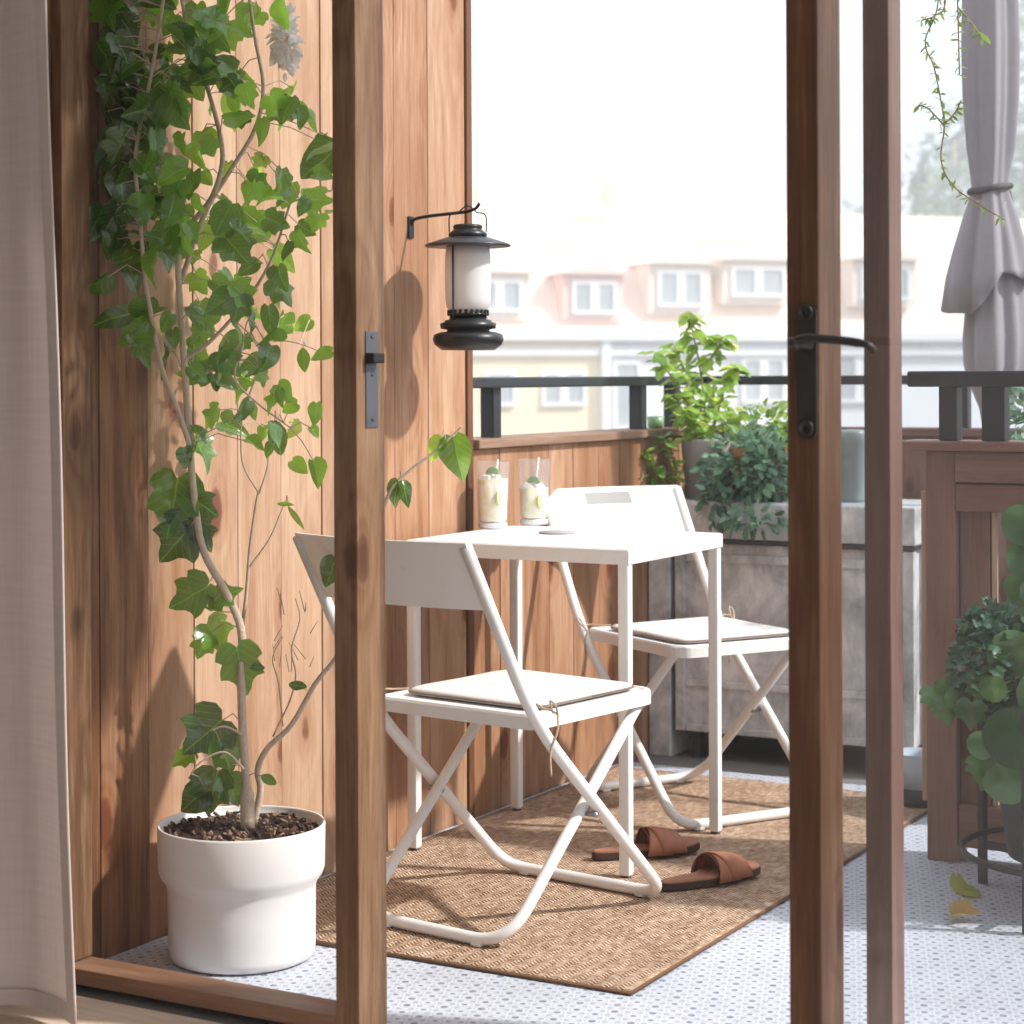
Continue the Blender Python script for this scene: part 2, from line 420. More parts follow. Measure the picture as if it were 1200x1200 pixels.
def rugm():
    m, nt, b = newmat('woven jute'); N = NT(nt); co = N.obj()
    sp = nt.nodes.new('ShaderNodeSeparateXYZ'); N.set(sp, 0, co)
    x, y = sp.outputs[0], sp.outputs[1]
    w = .030
    tri = N.math('ABSOLUTE', N.math('SUBTRACT', N.math('FRACT', N.math('DIVIDE', x, w)), .5))
    row = N.math('SINE', N.math('MULTIPLY', N.math('ADD', y, N.math('MULTIPLY', tri, w*.9)), 2*math.pi/.0105))
    seam = N.math('LESS_THAN', N.math('ABSOLUTE', N.math('SUBTRACT', tri, .25)), .22)
    fib = N.noise(N.vmul(co, (1, .6, 1)), 85, 4, .8)
    big = N.noise(co, 9, 4)
    h = N.math('ADD', N.math('MULTIPLY', row, .35), N.math('MULTIPLY', fib, .9))
    g = N.math('ADD', N.math('MULTIPLY', row, .15), N.math('ADD', N.math('MULTIPLY', fib, .85), N.math('MULTIPLY', big, .22)))
    col = N.ramp(g, [(.36, (.15, .085, .05)), (.56, (.42, .28, .19)), (.76, (.76, .60, .46))])
    nt.links.new(col, b.inputs['Base Color']); b.inputs['Roughness'].default_value = .95; b.inputs['Specular IOR Level'].default_value = .1
    nt.links.new(N.bump(h, .7, .004), b.inputs['Normal'])
    return m
M['rug'] = rugm()
def planterm():
    m, nt, b = newmat('patinated zinc'); N = NT(nt); co = N.obj()
    a = N.noise(co, 5, 6, .65, .6); c = N.noise(N.vmul(co, (1, 1, .5)), 22, 5, .7)
    g = N.math('ADD', N.math('MULTIPLY', a, .7), N.math('MULTIPLY', c, .4))
    col = N.ramp(g, [(.35, (.20, .21, .225)), (.5, (.50, .51, .52)), (.66, (.82, .82, .82))])
    nt.links.new(col, b.inputs['Base Color']); b.inputs['Roughness'].default_value = .65; b.inputs['Metallic'].default_value = .15
    nt.links.new(N.bump(g, .3, .006), b.inputs['Normal']); return m
M['zinc'] = planterm()

# ---------------------------------------------------------------- ground, slab, floors
def sheet(name, x0, x1, y0, y1, z, mat, th=0.0):
    mb = MB()
    if th: mb.box(x0, x1, y0, y1, z-th, z)
    else: mb.add([(x0, y0, z), (x1, y0, z), (x1, y1, z), (x0, y1, z)], [[0, 1, 2, 3]])
    return tag(mb.build(name, mat), kind='structure')
sheet('street', -300, 300, -300, 300, -6.2, M['ash'])
sheet('balcony_slab', -2.72, 2.6, 2.76, 5.95, -.012, M['concrete'], .22)
sheet('balcony_floor', -2.545, 2.4, 2.872, 5.16, 0, M['tile'], .010)
fl = MB()
for i in range(29):
    for k, (a, b_) in enumerate(((-3.1, -1.6), (-1.598, 0.2), (.202, 2.4))):
        y1 = 2.752 - i*.2; fl.box(a + (i % 2)*.0, b_, y1-.198, y1, -.02, -.002, .001)
tag(fl.build('interior_floor', M['boards']), kind='structure')

for n_, b_ in (('interior_left_wall', (-3.3, -3.15, -3.0, 2.74, -.02, 2.41)), ('interior_back_wall', (-3.3, 2.8, -3.2, -3.01, -.02, 2.6))):
    tag(MB().box(*b_).build(n_, plain('white interior wall', (.78, .77, .75), .8)), kind='structure')
tag(MB().box(-3.3, 2.8, -3.0, 2.74, 2.42, 2.62).build('interior_ceiling', plain('white ceiling', (.8, .8, .79), .8)), kind='structure')
# ---------------------------------------------------------------- the plank wall and its railing
def plankrun(mb, a0, a1, wmean, fn, gap=.0022):
    y = a0
    while y < a1 - .02:
        w = min(wmean*rnd.uniform(.92, 1.08), a1-y)
        if a1-(y+w) < .05: w = a1-y
        fn(y+gap/2, y+w-gap/2); y += w
t = thing('plank_wall', 'tall brown wall of upright wooden planks behind the potted climber', 'wall', (-2.6, 3.6, 0))
def addw(mb, name, mat, par):
    o = mb.build(name, mat, par); o.location = -Vector(par.location) if par.rotation_euler.z == 0 else o.location
    if par.rotation_euler.z: o.matrix_parent_inverse = Matrix.Rotation(-par.rotation_euler.z, 4, 'Z') @ Matrix.Translation(-Vector(par.location)); 
    return o
mb = MB(); plankrun(mb, 2.50, 4.30, .148, lambda a, b: mb.box(-2.575, -2.55+rnd.uniform(-.0015, .0015), a, b, -.01, 2.75, .0018, t=(rnd.uniform(.08, .3) if a < 3.08 else rnd.uniform(.42, .8))))  # boards nearest the door tinted darker: wall shade painted into the plank colour
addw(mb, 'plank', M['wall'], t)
mb = MB().box(-2.66, -2.577, 2.5, 4.30, -.01, 2.74); addw(mb, 'backing', M['fence'], t)
mb = MB().box(-2.66, -2.546, 4.303, 4.33, -.01, 2.76, .004); addw(mb, 'end_post', M['wall'], t)
t = thing('low_plank_wall', 'low parapet wall of brown planks running behind the white table', 'wall', (-2.6, 5, 0))
mb = MB(); plankrun(mb, 4.333, 5.74, .142, lambda a, b: mb.box(-2.575, -2.55+rnd.uniform(-.001, .001), a, b, -.01, .915, .0018, t=rnd.uniform(.3, .6))); addw(mb, 'plank', M['wall'], t)
mb = MB().box(-2.66, -2.577, 4.333, 5.74, -.01, .914); addw(mb, 'backing', M['fence'], t)
mb = MB().box(-2.68, -2.53, 4.332, 5.86, .917, .94, .004); addw(mb, 'cap', M['cap'], t)
t = thing('back_plank_wall', 'low dark plank wall at the far end of the balcony behind the zinc planter', 'wall', (-1.5, 5.8, 0))
mb = MB(); plankrun(mb, -2.545, 2.3, .142, lambda a, b: mb.box(a, b, 5.75+rnd.uniform(-.001, .001), 5.775, -.01, .915, .003)); addw(mb, 'plank', M['fence'], t)
mb = MB().box(-2.54, 2.3, 5.777, 5.84, -.01, .914); addw(mb, 'backing', M['fence'], t)
mb = MB().box(-2.528, 2.3, 5.72, 5.87, .917, .94, .004); addw(mb, 'cap', M['fence_h'], t)
t = thing('railing', 'dark grey railing on the low plank wall, running behind the lantern and the green plants', 'railing', (-2.6, 5, .94))
mb = MB().box(-2.64, -2.56, 4.34, 5.86, 1.068, 1.096, .004).box(-2.555, 2.3, 5.77, 5.85, 1.068, 1.096, .004)
addw(mb, 'handrail', M['rail'], t)
for x, y in ((-2.6, 4.51), (-2.6, 5.38), (-2.6, 5.62), (-1.75, 5.81), (-.8, 5.81), (.2, 5.81), (1.2, 5.81)):
    addw(MB().box(x-.02, x+.02, y-.02, y+.02, .94, 1.07, .003), 'post', M['rail'], t)

# right parapet: framed board panel with its own rail
t = thing('board_parapet', 'reddish brown framed wooden parapet at the right with a narrow gap between its boards', 'fence', (-.5, 4.5, 0))
X0 = -1.425
addw(MB().box(X0, X0+.07, 4.44, 4.52, 0, .925, .004), 'stile', M['fence'], t)
addw(MB().box(X0+.071, 2.2, 4.436, 4.515, .79, .853, .004).box(X0+.071, 2.2, 4.43, 4.515, .856, .925, .004), 'top_rail', M['fence_h'], t)
addw(MB().box(X0+.071, 2.2, 4.445, 4.515, .035, .13, .004), 'bottom_rail', M['fence_h'], t)
mb = MB(); x = X0+.072
gx = AtY(1170, 600, 4.45).x
mb.box(x, gx-.024, 4.462, 4.485, .131, .789, .002)
x = gx+.012
while x < 2.1:
    mb.box(x, x+.17, 4.462, 4.485, .131, .789, .002); x += .196
addw(mb, 'panel_board', M['fence'], t)
addw(MB().box(gx-.020, gx-.012, 4.462, 4.485, .131, .789, .001), 'batten', M['palewood'], t)
addw(MB().box(X0-.03, X0-.018, 4.50, 4.53, .12, .83, .002), 'edge_batten', M['palewood'], t)
addw(MB().box(X0-.06, 2.2, 4.40, 4.55, .927, .948, .004), 'cap', M['fence_h'], t)
t = thing('side_railing', 'dark railing on two posts above the right-hand parapet, in front of the closed parasol', 'railing', (-.5, 4.5, .948))
addw(MB().box(X0-.04, 2.2, 4.43, 4.51, 1.07, 1.106, .006), 'handrail', M['rail'], t)
for u in (1111, 1164, 1290, 1420):
    x = AtY(u, 500, 4.45).x; w_ = .021 if u != 1164 else .026
    addw(MB().box(x-w_, x+w_, 4.445, 4.49, .949, 1.071, .003), 'post', M['rail'], t)

# ---------------------------------------------------------------- doors
def stile(x0, x1, y0, y1, z0=0, z1=2.15): return MB().box(x0, x1, y0, y1, z0, z1, .003)
DY = 2.79
Lx = AtY(391, 900, DY).x
t = thing('door_frame', 'dark brown wooden door jamb between the curtain and the plank wall', 'door frame', (-2.52, DY, 0))
addw(stile(-2.549, -2.5305, DY-.03, DY+.082, 0, 2.3), 'jamb', M['stile'], t)
addw(MB().box(-2.549, 2.3, DY-.03, DY+.08, 2.19, 2.3, .003), 'head', M['stile_h'], t)
t = thing('closed_door_leaf', 'closed glazed door leaf with brown frame and steel lock strip, before the potted climber', 'door', (-2.2, DY, 0))
addw(stile(-2.529, -2.505, DY, DY+.075, .033), 'hinge_stile', M['stile'], t)
addw(MB().box(-2.529, Lx-.001, DY, DY+.075, .002, .031, .003), 'bottom_rail', M['stile_h'], t)
addw(stile(Lx, Lx+.047, DY-.002, DY+.084, .002), 'lock_stile', M['stile'], t)
addw(MB().box(-2.504, Lx-.001, DY, DY+.075, 2.08, 2.15, .003), 'top_rail', M['stile_h'], t)
addw(MB().box(-2.507, Lx+.002, DY+.066, DY+.070, .03, 2.085), 'glass_pane', M['pane_clear'], t)
# lock strip on the +X face
zc = lambda v: H-(v-HV)/F*3.40
s_ = MB().box(Lx+.0472, Lx+.0492, DY+.024, DY+.060, zc(500), zc(388), .0006)
so = addw(s_, 'lock_strip', M['slate'], t)
a = MB().box(Lx+.0494, Lx+.066, DY+.022, DY+.056, zc(425), zc(413), .002); o = a.build('latch', M['black'], so)
for v in (394, 438, 490):
    a = MB().lathe([(.0, 0), (.0035, 0), (.0035, .001), (0, .0012)], (0, 0, 0), 10)
    for k in range(40):
        p = a.v[k]; a.v[k] = (Lx+.0493+p[2], DY+.042+p[0], zc(v)+p[1])
    a.build('screw', M['iron'], so)
# open right leaf
Rx = AtY(922, 600, DY).x
t = thing('right_door_leaf', 'glazed door leaf with brown wooden frame carrying the dark lever handle', 'door', (-1.0, DY, 0))
addw(stile(Rx, Rx+.050, DY, DY+.096, .002), 'lock_stile', M['stile'], t)
addw(stile(-.20, -.15, DY, DY+.09, .002), 'hinge_stile', M['stile'], t)
addw(MB().box(Rx+.051, -.201, DY, DY+.075, .002, .08, .003), 'bottom_rail', M['stile_h'], t)
addw(MB().box(Rx+.051, -.201, DY, DY+.075, 2.08, 2.15, .003), 'top_rail', M['stile_h'], t)
addw(MB().box(Rx+.048, -.199, DY+.084, DY+.088, .07, 2.09), 'glass_pane', M['pane'], t)
# handle
hp = bpy.data.objects.new('door_handle', None)
zh = zY(946, DY)
zz = lambda v: H-(v-HV)/F*zh
hx = AtY(947, 430, DY).x
bm = MB()
w = .0148; prof = []
n = 14
zt, zb = zz(358)-w, zz(517)+w
ring = [(hx+w*math.cos(math.pi*k/n), zt+w*math.sin(math.pi*k/n)) for k in range(n+1)] + [(hx-w*math.cos(math.pi*k/n), zb-w*math.sin(math.pi*k/n)) for k in range(n+1)]
def slab(mb, ring, y0, y1):
    m_ = len(ring); vs = [(x, y0, z) for x, z in ring]+[(x, y1, z) for x, z in ring]
    fs = [list(range(m_)), [m_+k for k in range(m_)][::-1]]+[[k, (k+1) % m_, m_+(k+1) % m_, m_+k][::-1] for k in range(m_)]
    return mb.add(vs, fs)
slab(bm, ring, DY-.006, DY-.0005)
inner = [(hx+(x-hx)*.86, z+(0.002 if z < (zt+zb)/2 else -.002)) for x, z in ring]
slab(bm, inner, DY-.008, DY-.006)
plate = addw(bm, 'handle_plate', M['iron'], t)
def ydisc(mb, cx, cz, y0, prof, n=24):
    m0 = len(mb.v); mb.lathe(prof, (0, 0, 0), n)
    for k in range(m0, len(mb.v)):
        p = mb.v[k]; mb.v[k] = (cx+p[0], y0-p[2], cz+p[1])
for v in (368, 503):
    b2 = MB(); ydisc(b2, hx, zz(v), DY-.008, [(.0, 0), (.0115, 0), (.0118, .004), (.0095, .006), (.0085, .0045), (.001, .0045)])
    o = b2.build('lock_ring', M['iron'], plate)
    b2 = MB(); ydisc(b2, hx, zz(v), DY-.0126, [(0, 0), (.0032, 0), (.003, .0006), (0, .0008)], 12); b2.box(hx-.0012, hx+.0012, DY-.0136, DY-.0128, zz(v)-.007, zz(v)-.001)
    b2.build('keyhole', M['black'], plate)
lv = MB()
hz = zz(404)
ydisc(lv, hx, hz, DY-.008, [(0, 0), (.0135, 0), (.013, .006), (.009, .012), (.0085, .05), (.006, .056), (0, .056)])
P = [(hx-.002, DY-.052, hz-.006), (hx+.008, DY-.054, hz+.004), (hx+.03, DY-.055, hz+.006), (hx+.07, DY-.056, hz+.003), (hx+.103, DY-.056, hz-.002), (hx+.113, DY-.054, hz-.006), (hx+.118, DY-.048, hz-.013)]
lv.tube(spline(P, 5), [.008]*4+[.0075]*6+[.0062]*10+[.0052]*8+[.005]*3, 12)
lv.build('lever', M['iron'], plate)
bpy.data.objects.remove(hp)
# post behind
px, py = AtY(1012, 600, 3.11).x, 3.11
tag(stile(px, px+.044, py, py+.062, 0, 2.5).build('wooden_post', M['post']), 'free-standing square wooden post just behind the glass of the right door', 'post')

# ---------------------------------------------------------------- curtain
cur = thing('curtain', 'taupe linen curtain hanging at the left edge beside the door', 'curtain', (-2.6, 2.6, 0))
mb = MB(); nx, nz = 140, 60
vs = []; xr = []
for j in range(nz+1):
    h = .018 + j/nz*2.4
    xe = -2.292 - .060*min(1, h/2.0)
    for i in range(nx+1):
        s = i/nx; x = -3.0 + (xe+3.0)*s
        y = 2.60 + .020*math.sin(s*17+.3*h)+.003*math.sin(s*41+1+.5*h) + .004*math.sin(h*5+s*9)
        vs.append((x, y, h))
fs = [[j*(nx+1)+i, j*(nx+1)+i+1, (j+1)*(nx+1)+i+1, (j+1)*(nx+1)+i] for j in range(nz) for i in range(nx)]
mb.add(vs, fs, smooth=True); o = addw(mb, 'cloth', M['curtain'], cur)
md = o.modifiers.new('s', 'SOLIDIFY'); md.thickness = .002
M['hem'] = fabric('curtain hem', (.64, .55, .52), 1400, 0, .0004)
mb = MB(); hv = []; 
for j in range(nz+1):
    for i in (nx-5, nx-2, nx):
        v = vs[j*(nx+1)+i]; hv.append((v[0]+(.001 if i == nx else 0), v[1]-.004, v[2]))
mb.add(hv, [[j*3+i, j*3+i+1, (j+1)*3+i+1, (j+1)*3+i] for j in range(nz) for i in (0, 1)], smooth=True)
hv = []
for j in (0, 1):
    for i in range(nx+1):
        v = vs[i]; hv.append((v[0], v[1]-.0045, v[2]+j*.028))
mb.add(hv, [[i, i+1, nx+2+i, nx+1+i] for i in range(nx)], smooth=True)
addw(mb, 'hem', M['hem'], cur)

# ---------------------------------------------------------------- rug, leaves on floor
mb = MB(); n = 46
x0, x1, y0, y1 = -2.515, -1.572, 3.214, 5.05
vs = []; 
for j in range(91):
    for i in range(n+1):
        x = x0+(x1-x0)*i/n; y = y0+(y1-y0)*j/90
        e = .0012*math.sin(y*19) if i == n else 0
        vs.append((x+e, y + (.0012*math.sin(x*23) if j == 0 else 0), .0075+.0010*math.sin(x*14)*math.sin(y*9)))
fs = [[j*(n+1)+i, j*(n+1)+i+1, (j+1)*(n+1)+i+1, (j+1)*(n+1)+i] for j in range(90) for i in range(n)]
mb.add(vs, fs, smooth=True); rug = mb.build('rug', M['rug']); tag(rug, 'tan woven jute rug lying under the white table and chairs', 'rug')
md = rug.modifiers.new('s', 'SOLIDIFY'); md.thickness = .006; md.offset = -1
mb = MB(); e = .0022
mb.tube([(x0, y0, .005), (x1, y0, .005), (x1, y1, .005), (x0, y1, .005), (x0, y0, .005)], .0038, 8)
M['bind'] = plain('rug binding', (.16, .085, .045), .9)
mb.build('binding', M['bind'], rug)
g = G(1122, 1052)
tag(MB().leaf(g+Vector((0, 0, .008)), Vector((.3, .8, .05)), Vector((.3, -.5, 1)), .07, 'ivy', .5, .3, .3).build('fallen_leaf', M['fallen']), 'yellow green fallen leaf lying on the patterned floor at the right', 'leaf')
g = G(1112, 1080)
tag(MB().leaf(g+Vector((0, 0, .010)), Vector((1, .1, .05)), Vector((.1, -.3, 1)), .06, 'ivy', .5, .5, -.3).build('dry_leaf', M['ochre']), 'dry ochre fallen leaf lying beside the yellow green one', 'leaf')

# ---------------------------------------------------------------- table
tb = thing('table', 'white metal table with two tall drinks on it', 'table', (-2.2, 4.2, 0))
tx0, tx1, ty0, ty1 = -2.497, -1.922, 3.928, 4.44
addw(MB().box(tx0+.004, tx1-.004, ty0+.004, (ty0+ty1)/2+.08, .712, .7225, .003).box(tx0+.004, tx1-.004, (ty0+ty1)/2+.083, ty1-.004, .712, .7225, .003), 'tabletop', M['metal'], tb)
ap = MB()
for a in ((tx0, tx1, ty0, ty0+.012), (tx0, tx1, ty1-.012, ty1)): ap.box(*a, .688, .7205, .003)
for a in ((tx0, tx0+.012, ty0+.0125, ty1-.0125), (tx1-.012, tx1, ty0+.0125, ty1-.0125)): ap.box(*a, .688, .7203, .003)
addw(ap, 'apron', M['metal'], tb)
for x in (tx0+.016, tx1-.016):
    for y in (ty0+.015, ty1-.015):
        lg = MB(); b0 = .013
        lg.box(x-b0, x+b0, y-b0, y+b0, .012, .70, .006)
        lo = addw(lg, 'leg', M['metal'], tb)
        MB().lathe([(.008, .001), (.0115, .002), (.0115, .012), (.008, .013)], (x, y, 0), 16).build('foot_cap', M['dkpot'], lo)
o = [c for c in bpy.data.objects if c.name.startswith('foot_cap')]

# ---------------------------------------------------------------- folding chairs
def make_chair():
    t = thing('folding_chair', '', 'chair', (0, 0, 0))
    w = .213; r = .0125
    # frame A: back posts to front floor bar
    A = []
    prof = [(-.235, .80), (-.215, .70)]
    pA = [(-.415, .778), (-.215, .43), (.228, .0125)]
    pts = [(-w, pA[0][0], pA[0][1]), (-w, pA[1][0], pA[1][1]), (-w, pA[2][0], pA[2][1]), (w, pA[2][0], pA[2][1]), (w, pA[1][0], pA[1][1]), (w, pA[0][0], pA[0][1])]
    f = fillet(pts, [.12, .07, .07, .12], 8)
    MB().tube(f, r, 12).build('back_frame', M['metal'], t)
    wb = w-.028
    pB = [(-wb, .185, .425), (-wb, -.265, .0125), (wb, -.265, .0125), (wb, .185, .425)]
    MB().tube(fillet(pB, [.085, .085], 8), r*.95, 12).build('cross_frame', M['metal'], t)
    for x in (-w+.06, w-.06): MB().box(x-.012, x+.012, .217, .239, .0, .012, .003).build('foot_pad', M['metal'], t)
    for x in (-wb+.07, wb-.07): MB().box(x-.012, x+.012, -.276, -.254, .0, .012, .003).build('foot_pad', M['metal'], t)
    # pivots
    y = -.215+.46*(.43-.215)/.4175
    for sx in (-1, 1):
        pv = MB()
        m0 = len(pv.v); pv.lathe([(0, -.02), (.006, -.02), (.006, .018), (0, .019)], n=12)
        for k in range(m0, len(pv.v)):
            p = pv.v[k]; pv.v[k] = (sx*(w-.012)+p[2]*sx, -.02+p[0], .222+p[1])
        pv.build('pivot', M['steel'], t)
    # seat: pan with rounded corners
    s = MB(); ring = []
    hw, y0, y1, rc = .205, -.205, .225, .05
    for cx, cy, a0 in ((hw-rc, y1-rc, 0), (-hw+rc, y1-rc, 90), (-hw+rc*.4, y0+rc*.4, 180), (hw-rc*.4, y0+rc*.4, 270)):
        q = rc if cy > 0 else rc*.4
        for k in range(7): a = R(a0+k*15); ring.append((cx+q*math.cos(a), cy+q*math.sin(a)))
    n = len(ring)
    lev = [(1.0, .412), (1.0, .436), (.985, .441), (.95, .4415), (.93, .438), (0.0, .437)]
    vs = [(x*k, (yy-.01)*k+.01, z) for k, z in lev for x, yy in ring]
    fs = [[i*n+k, i*n+(k+1) % n, (i+1)*n+(k+1) % n, (i+1)*n+k] for i in range(len(lev)-1) for k in range(n)]
    fs.append([k for k in range(n)][::-1])
    s.add(vs, fs); s.build('seat', M['metal'], t)
    # backrest panel, curved, with a slot
    bk = MB()
    def bp(x, z, off):   # z 0 bottom .. 1 top
        hz_ = .786-.130*(1-z); yy = -.415+.575*(.778-hz_)
        yy -= .034*(1-(x/w)**2)
        return (x, yy+off, hz_)
    xs = [-w-.004+2*(w+.004)*i/24 for i in range(25)]
    zs = [0, .25, .5, .72, .86, .97, 1.0]
    hole = lambda i, j: False
    for off, flip in ((.004, 0), (-.004, 1)):
        vs = [bp(x, z, off) for z in zs for x in xs]; fs = []
        for j in range(len(zs)-1):
            for i in range(24):
                if hole(i, j): continue
                q = [j*25+i, j*25+i+1, (j+1)*25+i+1, (j+1)*25+i]; fs.append(q[::-1] if flip else q)
        bk.add(vs, fs)
    def strip(idx, closed=False):
        m = len(idx); vs = [bp(xs[i], zs[j], .004) for i, j in idx]+[bp(xs[i], zs[j], -.004) for i, j in idx]
        bk.add(vs, [[k, (k+1) % m, m+(k+1) % m, m+k] for k in range(m)])
    strip([(i, 0) for i in range(25)]+[(24, j) for j in range(1, 7)]+[(i, 6) for i in range(23, -1, -1)]+[(0, j) for j in range(5, 0, -1)])
    bo = bk.build('backrest', M['metal'], t)
    rc_ = MB(); ix = range(8, 17)
    vs = [bp(xs[i], q, .0048) for q in (.66, .90) for i in ix]; n9 = len(ix)
    rc_.add(vs, [[k, k+1, n9+k+1, n9+k] for k in range(n9-1)]); rc_.build('grip_recess', M['recess'], bo)
    return t
def make_cushion():
    t = thing('seat_cushion', '', 'cushion', (0, 0, 0))
    n = 24; hw = .175
    def sq(a, k):
        c, s = math.cos(a), math.sin(a); e = .2
        return (abs(c)**e*(1 if c > 0 else -1)*hw*k, abs(s)**e*(1 if s > 0 else -1)*hw*k)
    lev = [(.0, .0), (.93, 0.0), (.985, .004), (1.0, .010), (.985, .016), (.95, .019), (.8, .021), (.5, .0225), (0, .023)]
    N_ = 56; vs = []
    for k, z in lev:
        for i in range(N_):
            x, y = sq(2*math.pi*i/N_, k); vs.append((x, y, z*.75+.0015*math.sin(x*40)*math.cos(y*33)*(z > .015)))
    fs = [[i*N_+k, i*N_+(k+1) % N_, (i+1)*N_+(k+1) % N_, (i+1)*N_+k] for i in range(len(lev)-1) for k in range(N_)]
    MB().add(vs, fs, smooth=True).build('pad', M['cushion'], t)
    pts = [(*sq(2*math.pi*i/N_, 1.008), .007) for i in range(N_+1)]
    MB().tube(pts, .0024, 6).build('piping', M['piping'], t)
    for sx in (-1, 1):
        k = MB()
        c0 = Vector((sx*.165, -.165, .012)); cr = Vector((sx*.205, -.19, .0))
        k.tube(spline([c0, c0.lerp(cr, .6)+Vector((0, 0, .006)), cr+Vector((0, -.008, .012)), cr+Vector((sx*.02, -.006, .01)), cr+Vector((sx*.022, .012, .0))], 5), .0022, 6)
        k.tube(spline([cr+Vector((sx*.022, .012, 0)), cr+Vector((sx*.026, .006, -.03)), cr+Vector((sx*.018, -.006, -.07)), cr+Vector((sx*.022, -.01, -.115))], 5), .0022, 6)
        k.tube(spline([cr+Vector((sx*.022, .012, 0)), cr+Vector((sx*.035, -.012, .022)), cr+Vector((sx*.028, -.02, .03)), cr+Vector((sx*.02, 0, .004))], 5), .0022, 6)
        k.build('tie', M['tie'], t)
    return t
ch = make_chair(); cu = make_cushion()
def put(o, x, y, z, ang, label, group):
    o.location = (x, y, z); o.rotation_euler.z = ang; o['label'] = label; o['group'] = group
ang1 = -R(9)
c2 = copy_tree(ch); cu2 = copy_tree(cu)
put(ch, -2.026, 3.612, .0085, ang1, 'white metal folding chair nearest the viewer, seen from behind', 'white folding chairs')
put(cu, -2.023, 3.632, .448, ang1, 'off white seat pad with piping on the near folding chair', 'seat pads')
ang2 = math.atan2(-.53, .85)-math.pi/2
put(c2, -2.10, 4.685, .0085, ang2, 'white metal folding chair on the far side of the table, its slotted backrest showing', 'white folding chairs')
put(cu2, -2.087, 4.678, .448, ang2, 'off white seat pad on the far folding chair by the planter', 'seat pads')

# ---------------------------------------------------------------- drinks
def drink(px_, py_, fill, label, seed):
    rr = random.Random(seed)
    t = thing('drinking_glass', label, 'glass', (px_, py_, .7228), 0, 'tall drinking glasses')
    R0, R1, Hh = .036, .042, .166
    prof = [(.0, .0004), (R0-.003, .0004), (R0, .004), (R0+.001, .02), (R1, Hh-.001), (R1-.0012, Hh), (R1-.0024, Hh-.001), (R0-.0015, .022), (R0-.006, .017), (.0, .016)]
    MB().lathe(prof, n=40, cap=False).build('tumbler', M['thinglass'], t)
    MB().lathe([(0, .0008), (R0-.004, .0008), (R0-.0012, .004), (R0-.0008, .013), (R0-.007, .0155), (0, .0155)], n=36, cap=False).build('glass_base', M['ice'], t)
    top = .022+(Hh-.022)*fill
    f = lambda z: R0-.0015+(R1-R0-.0009)*(z-.022)/(Hh-.022)-.0006
    MB().lathe([(0, .0165), (R0-.0068, .0175), (f(.0225), .0226), (f(top), top), (0, top)], n=36, cap=False).build('lemonade', M['drink'], t)
    for k in range(3):
        a = rr.uniform(0, 6.28); q = MB()
        Mx = Matrix.Translation((.017*math.cos(a), .017*math.sin(a), top-.002+.002*k)) @ Matrix.Rotation(rr.uniform(0, 3), 4, (rr.random(), rr.random(), 1))
        q.box(-.010, .010, -.009, .009, -.009, .009, .003, M=Mx); q.build('ice_cube', M['ice'], t)
    ls = MB(); zc2 = .022+(top-.022)*.55; pr_ = f(zc2)-.0005
    ls.lathe([(0, -.0015), (.016, -.0015), (.018, 0), (.016, .0015), (0, .0015)], n=24, cap=False)
    ls.v = [(pr_*.62+.002*0+p[2]*1.0+.008, -pr_*.62+p[0]*.7, zc2+p[1]) for p in ls.v]
    ls.build('lemon_slice', M['wedge'], t)
    w_ = MB()
    for k in range(10):
        a0 = math.pi*k/10; a1 = math.pi*(k+1)/10
        w_.add([(0, .0, top+.012), (.019*math.cos(a0), .003, top+.010+.019*math.sin(a0)), (.019*math.cos(a1), .003, top+.010+.019*math.sin(a1)), (0, -.004, top+.012), (.019*math.cos(a0), -.003, top+.010+.019*math.sin(a0)), (.019*math.cos(a1), -.003, top+.010+.019*math.sin(a1))], [[0, 1, 2], [3, 5, 4], [1, 4, 5, 2]])
    w_.build('lime_slice', M['lime_wedge'], t)
    MB().tube([(.004, -.012, .03), (.010, .008, Hh+.004)], .0022, 8).build('stirrer', M['white'], t)
p = G(577, 619, .723); drink(p.x, p.y, .70, 'left drinking glass of pale lemon drink with lime, filled higher, on the white table', 3)
p = G(625, 615, .723); drink(p.x, p.y, .50, 'right drinking glass of pale lemon drink with lime, filled lower, on the white table', 9)
p = G(652, 625, .723)
tag(MB().lathe([(0, .0002), (.042, .0002), (.044, .002), (.043, .004), (0, .004)], n=36, cap=False).build('coaster', M['coaster']), 'flat round grey coaster beside the glasses on the white table', 'coaster').location = (p.x, p.y, .7228)

# ---------------------------------------------------------------- lantern
Lp = Vector((-2.392, 4.045, 0))
def hh(v): return H-(v-HV)/503.0
hk = thing('wall_hook', 'curved black iron hook on the plank wall holding the lantern', 'hook', (-2.55, 4.045, hh(256)))
MB().tube(spline([(0.0, 0, -.012), (.012, 0, .004), (.05, 0, .010), (.10, 0, .013), (.15, 0, .016), (.178, 0, .022), (.19, 0, .034)], 6), [.004]*37, 8).build('arm', M['black'], hk)
MB().box(-.0008, .004, -.012, .012, -.04, .012, .002).build('back_plate', M['black'], hk)
ln = thing('lantern', 'black metal lantern with frosted white glass hanging from the wall hook', 'lantern', (Lp.x, Lp.y, hh(410)))
B = hh(410)
def z(v): return hh(v)-B
MB().lathe([(0, 0), (.062, 0), (.078, z(404)), (.083, z(398)), (.080, z(392)), (.066, z(389)), (.05, z(388.5)), (.05, z(386)), (.064, z(385)), (.066, z(379)), (.055, z(377)), (.054, z(375)), (.044, z(374)), (.042, z(367)), (0, z(366))], n=48, cap=False).build('base', M['black'], ln)
cr = MB()
